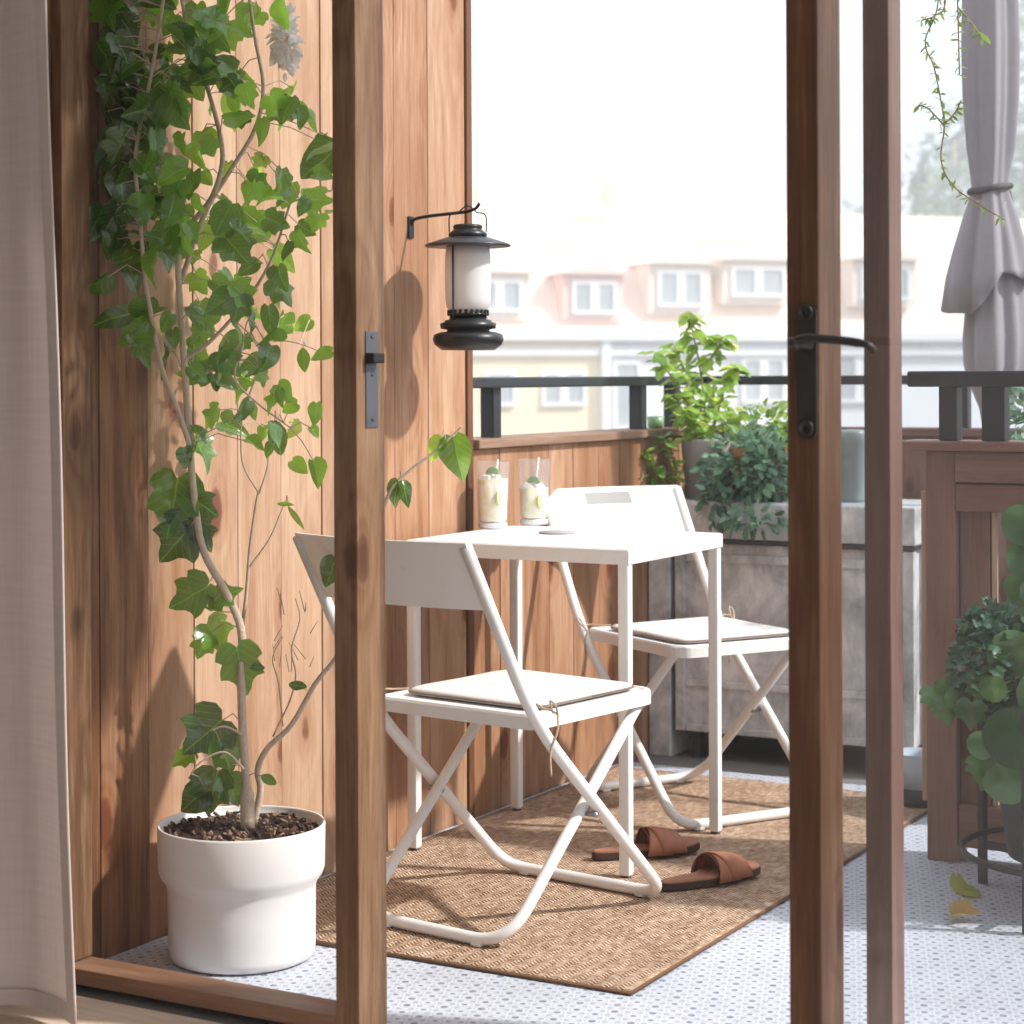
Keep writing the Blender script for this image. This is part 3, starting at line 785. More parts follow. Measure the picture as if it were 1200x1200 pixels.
for k in range(22):
    a = 2*math.pi*k/22; cr.box(-.0035, .0035, -.002, .002, z(369), z(363), .001, M=Matrix.Rotation(a, 4, 'Z') @ Matrix.Translation((.047, 0, 0)) @ Matrix.Rotation(math.pi/2, 4, 'Z'))
cr.lathe([(.044, z(370)), (.048, z(370)), (.048, z(367)), (.044, z(367))], n=40); cr.build('burner_ring', M['black'], ln)
MB().lathe([(.040, z(365)), (.050, z(360)), (.053, z(350)), (.054, z(325)), (.053, z(300)), (.050, z(289)), (.047, z(289)), (.050, z(301)), (.051, z(325)), (.050, z(350)), (.047, z(359)), (.038, z(364))], n=48, cap=False).build('glass_shade', M['frost'], ln)
MB().lathe([(.0, z(285)), (.05, z(289)), (.099, z(289)), (.101, z(288)), (.098, z(286)), (.068, z(281)), (.05, z(278)), (0, z(277.6))], n=56, cap=False).build('brim', M['rail'], ln)
MB().lathe([(.0, z(278)), (.044, z(277.8)), (.046, z(274)), (.036, z(270)), (.033, z(269)), (.034, z(267)), (.035, z(265)), (.03, z(263)), (.008, z(262)), (0, z(262))], n=40, cap=False).build('cap', M['black'], ln)
for s_x, q_ in ((-1, .058), (1, .058)):
    MB().tube([(s_x*q_*math.cos(R(29+55)), s_x*q_*math.sin(R(29+55)), z(376)), (s_x*q_*math.cos(R(29+55)), s_x*q_*math.sin(R(29+55)), z(289))], .0024, 8).build('frame_wire', M['iron'], ln)
hd = [(-.043, z(272)), (-.043, z(255)), (-.036, z(250)), (-.022, z(249)), (-.014, z(245)), (0, z(241)), (.014, z(245)), (.022, z(249)), (.036, z(250)), (.043, z(255)), (.043, z(272))]
MB().tube(spline([(a*CA, a*SA, b) for a, b in hd], 4), .0018, 8).build('handle', M['black'], ln)

# ---------------------------------------------------------------- sandals
def sandal(heel, toe, label, flip, roll=0.0):
    d = (toe-heel); L = .262; ang = math.atan2(d.y, d.x)
    c = (heel+toe)/2
    t = thing('sandal', label, 'sandal', (c.x, c.y, .0095), ang, 'pair of leather sandals')
    out = []
    n = 36
    for k in range(n):
        a = 2*math.pi*k/n; x = math.cos(a)*L/2
        wd = .033 + .012*(x/(L/2)) + .004*math.cos(2*a)
        cy = flip*.008*math.cos(math.pi*x/L*1.6)*(1 if x > 0 else -.6)
        out.append((x, math.sin(a)*wd*abs(math.sin(a))**-.25 + cy if abs(math.sin(a)) > 1e-6 else cy))
    def loft(lv, mat, nm, par=t):
        vs = [(x*k, y*k, zz_+.006*max(0, x/(L/2))**2) for k, zz_ in lv for x, y in out]
        fs = [[i*n+q, i*n+(q+1) % n, (i+1)*n+(q+1) % n, (i+1)*n+q] for i in range(len(lv)-1) for q in range(n)]
        fs += [list(range(n))[::-1], [(len(lv)-1)*n+q for q in range(n)]]
        return MB().add(vs, fs).build(nm, mat, par)
    loft([(.97, 0), (1.0, .003), (1.0, .014), (.985, .016)], M['sole'], 'sole')
    loft([(.975, .0162), (.985, .019), (.96, .0215), (.5, .0205), (0.02, .020)], M['insole'], 'insole')
    # wide upper: two crossing bands
    for s in (-1, 1):
        vs = []; fs = []; na, nb = 14, 8
        for i in range(na+1):
            u = i/na; a = math.pi*u
            for j in range(nb+1):
                q = j/nb
                xc = .035 + s*(u-.5)*.035 + (q-.5)*.060
                yy = math.cos(a)*(.046) ; zz_ = .010+math.sin(a)**.8*(.050-.20*max(0, xc-.02)) if math.sin(a) > 0 else .010
                vs.append((xc, yy, zz_+.0015*s))
        for i in range(na):
            for j in range(nb): fs.append([i*(nb+1)+j, i*(nb+1)+j+1, (i+1)*(nb+1)+j+1, (i+1)*(nb+1)+j])
        o = MB().add(vs, fs, smooth=True).build('strap', M['leather'], t)
        md = o.modifiers.new('s', 'SOLIDIFY'); md.thickness = .0026
    o = MB().tube(spline([(-.004, -.040, .022), (-.006, -.030, .048), (-.008, 0, .062), (-.006, .030, .048), (-.004, .040, .022)], 5), .0022, 6).build('edge_trim', M['sole'], t)
    return t
sandal(G(774, 1051), G(882, 1030), 'nearer tan leather sandal on the jute rug with its dark heel opening showing', 1)
sandal(G(686, 1013), G(822, 1003), 'farther tan leather sandal half hidden behind the table leg', -1)

# ---------------------------------------------------------------- white pot and the climber
Pc = cw(-.517, 3.83)
pt = thing('plant_pot', 'large white stepped plant pot holding the tall climber', 'plant pot', (Pc.x, Pc.y, 0))
pr = [(0, .002), (.128, .002), (.136, .006), (.139, .02), (.1395, .10), (.140, .135), (.143, .145), (.153, .158), (.157, .170), (.1585, .25), (.1575, .2535), (.1545, .2535), (.153, .25), (.151, .235), (.12, .232), (0, .232)]
MB().lathe(pr, n=72, cap=False).build('body', M['potwhite'], pt)
so = MB(); rr = []
nr, na = 16, 60; vs = [(0, 0, .238)]
for i in range(1, nr+1):
    for k in range(na):
        a = 2*math.pi*k/na; q = .151*i/nr
        vs.append((q*math.cos(a), q*math.sin(a), .238+(rnd.uniform(-.004, .005) if i < nr else -.002)))
fs = [[0, 1+k, 1+(k+1) % na] for k in range(na)]+[[1+(i-1)*na+k, 1+i*na+k, 1+i*na+(k+1) % na, 1+(i-1)*na+(k+1) % na] for i in range(1, nr) for k in range(na)]
so.add(vs, fs); soil = so.build('soil', M['soil'], pt)
chp = MB()
for k in range(260):
    a = rnd.uniform(0, 6.28); q = .145*math.sqrt(rnd.random()); s = rnd.uniform(.003, .008)
    chp.box(-s, s, -s*.6, s*.6, -.002, .002, .0008, M=Matrix.Translation((q*math.cos(a), q*math.sin(a), .242)) @ Matrix.Rotation(rnd.uniform(0, 6), 4, (rnd.random(), rnd.random(), .5+rnd.random())))
M['chips'] = wood('bark chips', (.03, .015, .01), (.11, .06, .04), (.30, .2, .14), 0, 0, .8, .8)
chp.build('bark_chips', M['chips'], soil)

ivy = thing('climbing_plant', 'tall leafy ivy-like climber growing from the white pot up the plank wall', 'plant', (Pc.x, Pc.y, .236))
def rng(u):   # depth range open to the plant at this pixel column
    return max(zY(u, 2.90), 0), zX(u, -2.515)
def IV(u, v, q=.5):
    a, b = rng(u); a = max(a, 3.5 if u > 200 else a); b = min(b, 3.98); return W(u, v, a+(b-a)*q)
stem = MB()
trunk_px = [(288, 968, None), (287, 920, None), (283, 860, None), (281, 790, None), (281, 735, None), (262, 690, .5), (238, 645, .5), (228, 590, .5), (222, 520, .5), (217, 440, .5), (212, 360, .5), (210, 300, .45), (225, 262, .4), (250, 228, .4), (262, 180, .5), (250, 120, .5), (230, 60, .4), (215, 0, .5), (208, -60, .5)]
tp = []
for u, v, q in trunk_px: tp.append(W(u, v, 3.83) if q is None else W(u, v, 3.83+(.0 if u > 220 else -.06)))
tr = spline(tp, 5); nT = len(tr)
stem.tube(tr, [(.0125 if i < 5 else .0072)*(1-i/nT)**.6+.0016 if i < nT-1 else .003 for i in range(nT)], 12)
def branch(pts, r0, r1): 
    q = spline(pts, 5); stem.tube(q, [r0+(r1-r0)*i/(len(q)-1) for i in range(len(q))], 8)
    return q
allst = list(tr)
def wz(l, z=3.83): return [W(u, v, z) for u, v in l]
allst += branch(wz([(295, 965), (303, 925), (300, 900), (312, 875), (340, 848), (368, 800), (398, 760), (428, 680), (452, 585), (478, 552), (505, 532), (532, 508), (541, 499)], 3.86), .007, .0018)
allst += branch(wz([(282, 740), (288, 690), (292, 640), (300, 585), (303, 575)], 3.9), .004, .0018)
allst += branch(wz([(303, 577), (285, 545), (282, 510), (285, 480)], 3.9), .002, .001)
allst += branch(wz([(303, 577), (312, 550), (315, 530)], 3.9), .002, .001)
allst += branch(wz([(290, 665), (315, 630), (328, 600), (335, 585)], 3.9), .002, .001)
allst += branch(wz([(222, 520), (205, 470), (190, 430), (178, 370), (170, 320), (165, 250), (160, 180), (178, 90), (190, 20), (200, -50)], 3.75), .005, .003)
allst += branch(wz([(215, 420), (245, 400), (290, 350), (320, 300), (340, 240), (345, 235), (390, 222)], 3.8), .004, .0015)
allst += branch(wz([(212, 330), (240, 250), (270, 200), (300, 150), (310, 100), (300, 40), (290, -40)], 3.85), .005, .003)
allst += branch(wz([(217, 440), (255, 430), (285, 400), (275, 440), (300, 470), (340, 500)], 3.85), .003, .0015)
allst += branch(wz([(285, 480), (300, 440), (310, 400), (345, 400), (378, 412)], 3.88), .0025, .0012)
allst += branch(wz([(318, 862), (338, 820), (345, 790), (340, 760), (350, 725), (345, 700)], 3.88), .002, .0008)
allst += branch(wz([(330, 850), (325, 800), (318, 770), (330, 745)], 3.88), .0018, .0008)
for k in range(14):
    u, v = rnd.uniform(315, 365), rnd.uniform(700, 790)
    branch(wz([(u, v), (u+rnd.uniform(-14, 14), v-rnd.uniform(10, 26))], 3.88), .0011, .0006)
allst += branch(wz([(283, 860), (262, 850), (245, 855)], 3.8), .0025, .0015)
allst += branch(wz([(284, 900), (262, 880), (235, 890), (222, 905)], 3.78), .0025, .0012)
stem.v = [tuple(Vector(p)) for p in stem.v]
fol = MB(); pet = stem
CAMP = Vector((0, 0, H))
def addleaf(u, v, size, q=None, shape=None, t=None, ang=None, face=None, fixed_z=None):
    a, b = rng(u); a = max(a+.02, 3.52 if u > 230 else a); b = min(b, 4.02)
    zc_ = fixed_z or a+(b-a)*(rnd.random() if q is None else q)
    P = W(u, v, zc_)
    view = (CAMP-P).normalized(); right = Vector((CA, SA, 0)); up = Vector((0, 0, 1))
    ang = rnd.gauss(0, .75) if ang is None else R(ang)          # 0 = tip points down
    d = -up*math.cos(ang)+right*math.sin(ang)+view*rnd.uniform(-.1, .45)
    n_ = view*rnd.uniform(.1, 1)+up*rnd.uniform(-.1, 1.0)+right*rnd.uniform(-1.1, 1.2) if face is None else view*face+up*.3+right*rnd.uniform(-.3, .3)
    d.normalize()
    shape = shape or rnd.choice(['ivy', 'heart', 'heart'])
    base = P-d*size*.45
    if base.x < -2.52: base.x = -2.52+.01*rnd.random()
    fol.leaf(base, d, n_, size, shape, t, rnd.uniform(-.15, .7), rnd.uniform(-.3, 1.0), rnd.uniform(.75, 1.1))
    s = min(allst, key=lambda p_: (p_-base).length_squared)
    if (s-base).length < .22 and rnd.random() < .75:
        mid = s.lerp(base, .5)+Vector((0, 0, rnd.uniform(.0, .02)))
        pet.tube([s, mid, base+d*.004], .0011, 5, cap=False)
# dense clusters: (u, v, half width, half height, leaves, size cm, tint range)
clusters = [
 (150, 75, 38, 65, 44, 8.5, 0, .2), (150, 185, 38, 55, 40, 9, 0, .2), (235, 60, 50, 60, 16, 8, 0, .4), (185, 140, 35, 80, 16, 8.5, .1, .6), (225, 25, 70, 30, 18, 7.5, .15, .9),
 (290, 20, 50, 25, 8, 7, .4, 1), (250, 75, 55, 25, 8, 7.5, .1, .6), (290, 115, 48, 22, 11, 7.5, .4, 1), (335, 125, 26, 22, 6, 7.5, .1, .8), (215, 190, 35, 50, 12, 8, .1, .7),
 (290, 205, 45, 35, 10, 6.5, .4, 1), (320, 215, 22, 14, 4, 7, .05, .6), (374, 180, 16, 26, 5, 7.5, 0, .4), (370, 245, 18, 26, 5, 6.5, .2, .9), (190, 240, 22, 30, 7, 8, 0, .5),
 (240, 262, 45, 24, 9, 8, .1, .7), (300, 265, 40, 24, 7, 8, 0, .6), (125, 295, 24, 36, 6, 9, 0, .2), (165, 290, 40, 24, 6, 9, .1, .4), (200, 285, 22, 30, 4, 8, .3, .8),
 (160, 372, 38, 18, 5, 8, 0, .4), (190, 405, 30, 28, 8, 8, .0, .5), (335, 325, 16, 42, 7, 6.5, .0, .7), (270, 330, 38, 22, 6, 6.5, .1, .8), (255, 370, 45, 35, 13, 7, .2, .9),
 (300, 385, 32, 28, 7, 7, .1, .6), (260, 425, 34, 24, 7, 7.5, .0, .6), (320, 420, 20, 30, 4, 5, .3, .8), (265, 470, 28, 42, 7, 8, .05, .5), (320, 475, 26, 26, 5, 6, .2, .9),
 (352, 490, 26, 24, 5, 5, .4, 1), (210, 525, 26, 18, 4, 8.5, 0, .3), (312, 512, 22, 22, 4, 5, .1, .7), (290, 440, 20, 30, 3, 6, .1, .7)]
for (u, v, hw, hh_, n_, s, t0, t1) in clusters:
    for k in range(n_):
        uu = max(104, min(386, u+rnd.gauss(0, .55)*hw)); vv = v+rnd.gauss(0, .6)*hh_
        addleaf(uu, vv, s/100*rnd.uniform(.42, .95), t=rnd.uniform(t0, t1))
for k in range(26): addleaf(rnd.uniform(110, 330), rnd.uniform(-170, -10), .085)
# single leaves that read in the photograph
for (u, v, s, sh, t, ang) in [(203, 588, .125, 'ivy', .35, -10), (232, 588, .085, 'ivy', .1, 60), (208, 632, .10, 'ivy', .02, -40), (236, 625, .07, 'ivy', .05, 30), (222, 697, .085, 'ivy', .25, -60),
    (262, 695, .06, 'ivy', .4, 120), (252, 742, .065, 'ivy', .7, 40), (236, 756, .055, 'ivy', .5, -20), (281, 783, .10, 'ivy', .3, 10), (347, 803, .038, 'oval', .1, 80), (238, 860, .10, 'ivy', .05, -50), (262, 885, .07, 'ivy', .3, 20),
    (248, 925, .085, 'ivy', .1, -10), (226, 935, .07, 'heart', .02, -50), (212, 888, .05, 'ivy', .9, -60), (270, 925, .06, 'ivy', .35, 20), (312, 912, .035, 'oval', .3, 60), (345, 603, .05, 'lance', .95, 40), (333, 590, .035, 'lance', .9, 90),
    (372, 552, .055, 'heart', .6, 20), (350, 545, .04, 'heart', .9, 50), (378, 415, .045, 'heart', .6, -70), (356, 420, .05, 'oval', .5, 5), (325, 510, .07, 'oval', .25, 10),
    (140, 368, .085, 'oval', .05, -80), (255, 87, .10, 'heart', .1, -75), (378, 190, .09, 'heart', .1, -50), (298, 780, .03, 'oval', .2, 90)]:
    addleaf(u, v, s, q=.5, shape=sh, t=t, ang=ang, face=.8)
for (u, v, s, t, ang) in [(510, 524, .05, .95, -30), (535, 535, .088, .25, 10), (462, 578, .058, .02, -20), (476, 577, .05, .08, 25), (388, 667, .055, .1, -15)]:
    addleaf(u, v, s, shape='heart', t=t, ang=ang, face=.9, fixed_z=3.86)
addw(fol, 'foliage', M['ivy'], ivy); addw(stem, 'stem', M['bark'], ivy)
fl_ = MB(); c0 = W(336, 48, 3.72)
for k in range(260):
    th = rnd.uniform(0, 6.28); vv = rnd.uniform(-1, 1); q = rnd.uniform(.3, 1)
    dd = Vector((math.cos(th)*math.sqrt(1-vv*vv), math.sin(th)*math.sqrt(1-vv*vv), vv))
    fl_.leaf(c0+Vector((dd.x*.022, dd.y*.022, dd.z*.06))*q, dd+Vector((0, 0, rnd.uniform(-.6, .3))), Vector((rnd.random(), -1, rnd.random())), rnd.uniform(.012, .022), 'oval', None, .3, .9)
addw(fl_, 'flower_head', M['petal'], ivy)

# ---------------------------------------------------------------- zinc planter and what stands on it
pl = thing('zinc_planter', 'grey patinated rectangular planter trough on short legs against the far parapet', 'planter', (-2.1, 5.5, 0))
qx0, qx1, qy0, qy1 = -2.46, -1.745, 5.33, 5.70
bx = MB()
bx.box(qx0+.01, qx1-.01, qy0+.01, qy1-.01, .07, .615, .006)
for x in (qx0, qx1-.03): bx.box(x, x+.03, qy0, qy0+.03, .07, .613, .003)
bx.box(qx0+.031, qx1-.031, qy0+.002, qy0+.02, .20, .22, .003).box(qx0+.031, qx1-.031, qy0+.002, qy0+.02, .07, .09, .003).box(qx0+.031, qx1-.031, qy0+.002, qy0+.02, .56, .585, .003)
addw(bx, 'trough', M['zinc'], pl)
addw(MB().box(qx0-.004, qx1+.004, qy0-.004, qy1, .6175, .628, .002), 'dark_band', M['dkpot'], pl)
addw(MB().box(qx0-.008, qx1+.008, qy0-.010, qy1, .630, .735, .006), 'upper_tray', M['zinc'], pl)
for x in (qx0+.05, qx1-.05):
    for y in (qy0+.05, qy1-.05): addw(MB().box(x-.015, x+.015, y-.015, y+.015, 0-.012, .069, .003), 'leg', M['dkpot'], pl)
t = thing('narrow_zinc_bin', 'narrow dark grey upright bin in the corner left of the zinc planter', 'bin', (-2.5, 5.45, 0))
a = AtY(763, 700, 5.30).x
addw(MB().box(-2.545, -2.475, 5.33, 5.68, -.011, .61, .005), 'body', M['zinc'], t)
addw(MB().box(-2.548, -2.472, 5.325, 5.685, .612, .63, .004), 'rim', M['dkpot'], t)

def leafcloud(mb, cx, cz_depth, cv, ru, rv, n, size, shape, t0=0, t1=1, rz=.12, up=.5, zz=None):
    for k in range(n):
        while True:
            a, b, c = rnd.uniform(-1, 1), rnd.uniform(-1, 1), rnd.uniform(-1, 1)
            if a*a+b*b+c*c < 1: break
        P = W(cx+a*ru, cv+b*rv, cz_depth+c*rz)
        ct = W(cx, cv, cz_depth); o_ = (P-ct).normalized() if (P-ct).length > .001 else Vector((0, 0, 1))
        d = o_+Vector((rnd.uniform(-.6, .6), rnd.uniform(-.6, .6), rnd.uniform(-1.0, .3)))
        n_ = Vector((rnd.uniform(-.6, .6), rnd.uniform(-1, .2), rnd.uniform(.2, 1)))+o_*.4
        mb.leaf(P, d, n_, size*rnd.uniform(.65, 1.2), shape, rnd.uniform(t0, t1), rnd.uniform(0, .35), rnd.uniform(0, .5))
# basil-like tall plant in a taupe pot
ZT = .7352
pc = W(829, 590, zY(829, 5.46)); pc.z = ZT
pp = thing('herb_pot', 'tapered taupe flower pot on the zinc planter holding the tall lime green plant', 'plant pot', pc)
MB().lathe([(0, 0), (.060, 0), (.064, .004), (.079, .170), (.079, .176), (.074, .176), (.071, .16), (0, .155)], n=40, cap=False).build('body', M['taupe'], pp)
MB().lathe([(.0725, .157), (.05, .160), (0, .163)], n=30, cap=False).build('soil', M['soil'], pp)
hb = thing('lime_green_plant', 'tall airy lime green plant rising above the railing from the taupe pot', 'plant', pc+Vector((0, 0, .16)))
st = MB(); lf = MB(); Z0 = zY(829, 5.46)
def hs(l): 
    q = spline([W(u, v, Z0+dz) for u, v, dz in l], 5); st.tube(q, [.0035*(1-i/len(q))+.0012 for i in range(len(q))], 6); return q
paths = [[(829, 528, 0), (826, 480, 0), (820, 430, 0), (812, 390, 0), (808, 368, 0)], [(827, 520, 0), (808, 480, -.05), (785, 440, -.08), (768, 415, -.1)], [(830, 520, 0), (845, 470, .04), (855, 440, .05), (868, 430, .05)],
    [(826, 470, 0), (800, 430, .06), (790, 405, .08)], [(822, 440, 0), (840, 410, -.04), (848, 395, -.04)], [(829, 525, 0), (812, 505, -.06), (798, 480, -.08), (790, 462, -.08)]]
for pa in paths:
    q = hs(pa)
    for i in range(3, len(q)):
        for s in (-1, 1, 0):
            if rnd.random() < .92:
                d = Vector((CA*s+rnd.uniform(-.5, .5), SA*s+rnd.uniform(-.6, .6), rnd.uniform(-.7, .35)))
                lf.leaf(q[i], d, Vector((rnd.uniform(-.4, .4), rnd.uniform(-.6, .0), 1)), rnd.uniform(.036, .062), 'oval', None, .2, rnd.uniform(.1, .6), 1.15)
leafcloud(lf, 832, Z0, 495, 40, 34, 90, .045, 'oval', .1, 1, .07)
addw(st, 'stem', M['greenstem'], hb); addw(lf, 'foliage', M['lime'], hb)
# terracotta pot + trailing blue-green bush
pc = W(893, 590, zY(893, 5.50)); pc.z = ZT
pp = thing('terracotta_pot', 'terracotta pot on the zinc planter almost hidden by the bushy trailing plant', 'plant pot', pc)
MB().lathe([(0, 0), (.062, 0), (.086, .12), (.093, .122), (.095, .15), (.088, .15), (.083, .13), (0, .128)], n=40, cap=False).build('body', M['terra'], pp)
MB().lathe([(.083, .131), (0, .137)], n=30, cap=False).build('soil', M['soil'], pp)
bs = thing('trailing_bush', 'dense bushy blue green plant spilling over the front of the zinc planter', 'plant', pc+Vector((0, 0, .135)))
lf = MB()
leafcloud(lf, 872, 5.84, 558, 52, 56, 560, .036, 'oval', 0, 1, .13)
leafcloud(lf, 908, 5.86, 535, 38, 28, 160, .036, 'oval', .1, 1, .12)
leafcloud(lf, 898, 5.76, 556, 24, 38, 150, .036, 'oval', 0, 1, .05)
leafcloud(lf, 840, 5.74, 590, 20, 32, 60, .034, 'oval', .0, .8, .04)
leafcloud(lf, 885, 5.66, 612, 40, 14, 70, .034, 'oval', .1, 1, .03)
st = MB()
for k in range(9):
    u1, v1 = rnd.uniform(835, 920), rnd.uniform(520, 580)
    zf = rnd.uniform(5.8, 5.9)
    st.tube(spline([W(890, 555, 5.9), W((890+u1)/2, min(548, v1)-8, 5.85), W(u1, v1, zf)], 5), .0018, 5, cap=False)
addw(st, 'stem', M['greenstem'], bs); addw(lf, 'foliage', M['bushleaf'], bs)
fb = thing('fresh_green_bush', 'bright green small-leaved plant behind the blue green bush, below the railing', 'plant', W(900, 560, 6.02))
lf = MB(); leafcloud(lf, 893, 6.0, 508, 48, 34, 330, .034, 'oval', 0, 1, .10)
st = MB()
for k in range(16): st.tube(spline([W(895, 575, 6.0), W(895+rnd.uniform(-25, 25), 540, 6.0), W(895+rnd.uniform(-45, 45), rnd.uniform(480, 530), 6.0+rnd.uniform(-.05, .05))], 5), .0018, 5, cap=False)
addw(st, 'stem', M['greenstem'], fb); addw(lf, 'foliage', M['fresh'], fb)
yp = thing('straggly_seedling', 'straggly yellow green plant left of the taupe pot, above the far chair backrest', 'plant', W(790, 592, 5.9))
st = MB(); lf = MB()
for pa in ([(792, 592), (790, 560), (783, 530), (778, 515)], [(790, 585), (775, 560), (760, 540), (757, 528)], [(790, 588), (770, 575), (750, 568), (742, 566)], [(792, 590), (775, 582), (765, 572)]):
    q = spline([W(u, v, 5.88) for u, v in pa], 5); st.tube(q, .0018, 5)
    for i in range(4, len(q)):
        lf.leaf(q[i], Vector((rnd.uniform(-1, 1), rnd.uniform(-.6, .6), rnd.uniform(-.4, .6))), Vector((rnd.uniform(-.3, .3), -.4, 1)), rnd.uniform(.03, .05), 'oval')
        lf.leaf(q[i], Vector((rnd.uniform(-1, 1), rnd.uniform(-.6, .6), rnd.uniform(-.4, .6))), Vector((rnd.uniform(-.3, .3), -.4, 1)), rnd.uniform(.03, .05), 'oval')
addw(st, 'stem', M['greenstem'], yp); addw(lf, 'foliage', M['fresh'], yp)
pc = W(998, 582, 5.76); pc.z = ZT
tag(MB().lathe([(0, 0), (.038, 0), (.040, .01), (.040, .165), (.042, .17), (.042, .195), (.036, .205), (0, .207)], n=36, cap=False).build('lidded_jar', M['greybottle']), 'slim grey green lidded jar on the zinc planter between the two door posts', 'jar').location = pc
pc = AtX(768, 492, -2.60); pc.z = .9405
tag(MB().lathe([(0, 0), (.020, 0), (.024, .006), (.026, .035), (.024, .035), (.022, .008), (0, .006)], n=24, cap=False).build('small_bowl', plain('green glaze', (.22, .38, .20), .3)), 'small green glazed bowl on the wall cap at the foot of a railing post', 'bowl').location = pc
pc = cw(1074/F*5.12-600/F*5.12, 5.12)
pp = thing('blue_pot', 'pale blue pot with dark base on the floor at the end of the rug', 'plant pot', (pc.x, pc.y, .0))
MB().lathe([(0, 0), (.05, 0), (.056, .05), (0, .052)], n=30, cap=False).build('base', M['dkpot'], pp)
MB().lathe([(0, .053), (.056, .053), (.066, .14), (.062, .14), (.055, .09), (0, .09)], n=30, cap=False).build('body', M['bluepot'], pp)

# ---------------------------------------------------------------- parasol (closed)
uc = cw((1160-600)/F*5.55, 5.55)
ps = thing('parasol', 'closed taupe parasol tied round its middle, standing behind the side railing', 'parasol', (uc.x, uc.y, 0))
def hp5(v): return H-(v-HV)/F*5.55
fo = lambda nf, am, ph=0: (lambda a, i: 1+am*math.sin(nf*a+ph+.12*i)+am*.5*math.sin((nf*2+1)*a+1))
pv = []
for v, r_ in [(-260, .02), (-180, .045), (-80, .062), (0, .068), (60, .071), (120, .068), (180, .058), (212, .049), (222, .047), (236, .050), (260, .066), (290, .082), (320, .094), (345, .10)]: pv.append((r_, hp5(v)))
def pfold(a, i):
    am = .16 if i not in (7, 8) else .06
    return 1+am*math.sin(5*a+.15*i)+am*.5*math.sin(11*a+1)
mb = MB(); mb.lathe(pv[::-1], (0, 0, 0), 96, fold=lambda a, i: pfold(a, len(pv)-1-i), cap=False)
for k in range(len(mb.v)):       # one panel hangs out towards the door side
    x_, y_, z_ = mb.v[k]; q = max(0, (-x_*CA-y_*SA)/max(1e-6, math.hypot(x_, y_)))**2; w_ = max(0, min(1, (hp5(250)-z_)/.25))
    mb.v[k] = (x_*(1+.14*q*w_), y_*(1+.14*q*w_), z_-.03*q*w_)
# uneven hem
for k in range(96):
    a = 2*math.pi*k/96; x_, y_, z_ = mb.v[k]; mb.v[k] = (x_, y_, z_+.05*math.cos(2*a+1)+.012*math.sin(5*a))
o = mb.build('canopy', M['parasol'], ps); md = o.modifiers.new('s', 'SOLIDIFY'); md.thickness = .002
pv2 = [(.030, hp5(503)), (.040, hp5(480)), (.062, hp5(455)), (.078, hp5(430)), (.080, hp5(400)), (.074, hp5(370)), (.066, hp5(330)), (.055, hp5(290)), (.04, hp5(240))]
mb = MB(); mb.lathe(pv2, (.012, .006, 0), 96, fold=lambda a, i: 1+.13*math.sin(4*a+.1*i+1)+.08*math.sin(9*a), cap=False)
for k in range(96):
    a = 2*math.pi*k/96; x_, y_, z_ = mb.v[k]; mb.v[k] = (x_, y_, z_+.04*math.sin(4*a))
o = mb.build('inner_canopy', M['parasol'], ps); md = o.modifiers.new('s', 'SOLIDIFY'); md.thickness = .002
tp_ = MB(); ring = [(.054*math.cos(a)*(1+.06*math.sin(5*a)), .054*math.sin(a)*(1+.06*math.sin(5*a)), hp5(224)+.008*math.sin(a+1)) for a in [2*math.pi*k/40 for k in range(41)]]
tp_.tube(ring, .009, 8); tp_.tube(spline([(.05, .02, hp5(226)), (.058, .02, hp5(245)), (.056, .018, hp5(268))], 4), .005, 8)
tp_.build('tie_strap', plain('dark strap', (.10, .085, .09), .8), ps)
MB().lathe([(.018, .07), (.018, 2.72), (.0, 2.74)], n=16).build('pole', M['steel'], ps)
MB().lathe([(.0, -.012), (.155, -.012), (.155, .03), (.05, .06), (.03, .16), (0, .16)], n=36, cap=False).build('base', M['concrete'], ps)

# ---------------------------------------------------------------- hanging vine top right, plus added shading leaves above view
hv = thing('vine_and_shade_leaves', 'thin sparse vine dangling in front of the closed parasol, with added unseen leaves overhead shading the plank wall', 'plant', W(1110, -120, 4.2))
st = MB(); lf = MB()
for pa in ([(1098, -120), (1102, 0), (1086, 50), (1096, 80), (1104, 120), (1108, 150), (1104, 190), (1118, 220), (1150, 243), (1178, 260)], [(1120, -120), (1124, 0), (1125, 40), (1126, 90)], [(1106, -120), (1110, 0), (1098, 20), (1082, 26)], [(1124, 10), (1140, 30), (1152, 48)], [(1108, 150), (1090, 130), (1078, 125)], [(1106, 150), (1120, 135), (1128, 120)]):
    q = spline([W(u, v, 4.2) for u, v in pa], 5); st.tube(q, .0016, 5, cap=False)
    for i in range(1, len(q)):
        if q[i].z > 2.0: continue
        for c in range(2):
            lf.leaf(q[i], Vector((rnd.uniform(-1, 1), rnd.uniform(-.6, .6), rnd.uniform(-1, .3))), Vector((rnd.uniform(-.5, .5), -.6, .6)), rnd.uniform(.010, .022), 'lance')
for k in range(1100):  # dense leaf mass added above the view to throw shade on the plank wall
    P = Vector((rnd.uniform(-1.75, -.75), 0, 0)); P.y = 2.955+(P.x+2.55)*.3+rnd.gauss(0, .075); P.z = rnd.uniform(2.16, 2.9)
    lf.leaf(P, Vector((rnd.uniform(-1, 1), rnd.uniform(-1, 1), -1)), Vector((1, rnd.uniform(-.6, .6), rnd.uniform(-.3, 1))), rnd.uniform(.05, .09), 'heart')
for k in range(9):
    a = -1.75+k*.12; st.tube(spline([(a, 2.98+(a+2.55)*.3+rnd.uniform(-.1, .1), 2.1), (a+.06, 3.0+(a+2.55)*.3, 2.5), (a-.03, 3.0+(a+2.55)*.3, 3.0)], 4), .003, 5)  # stems of the added shading leaves
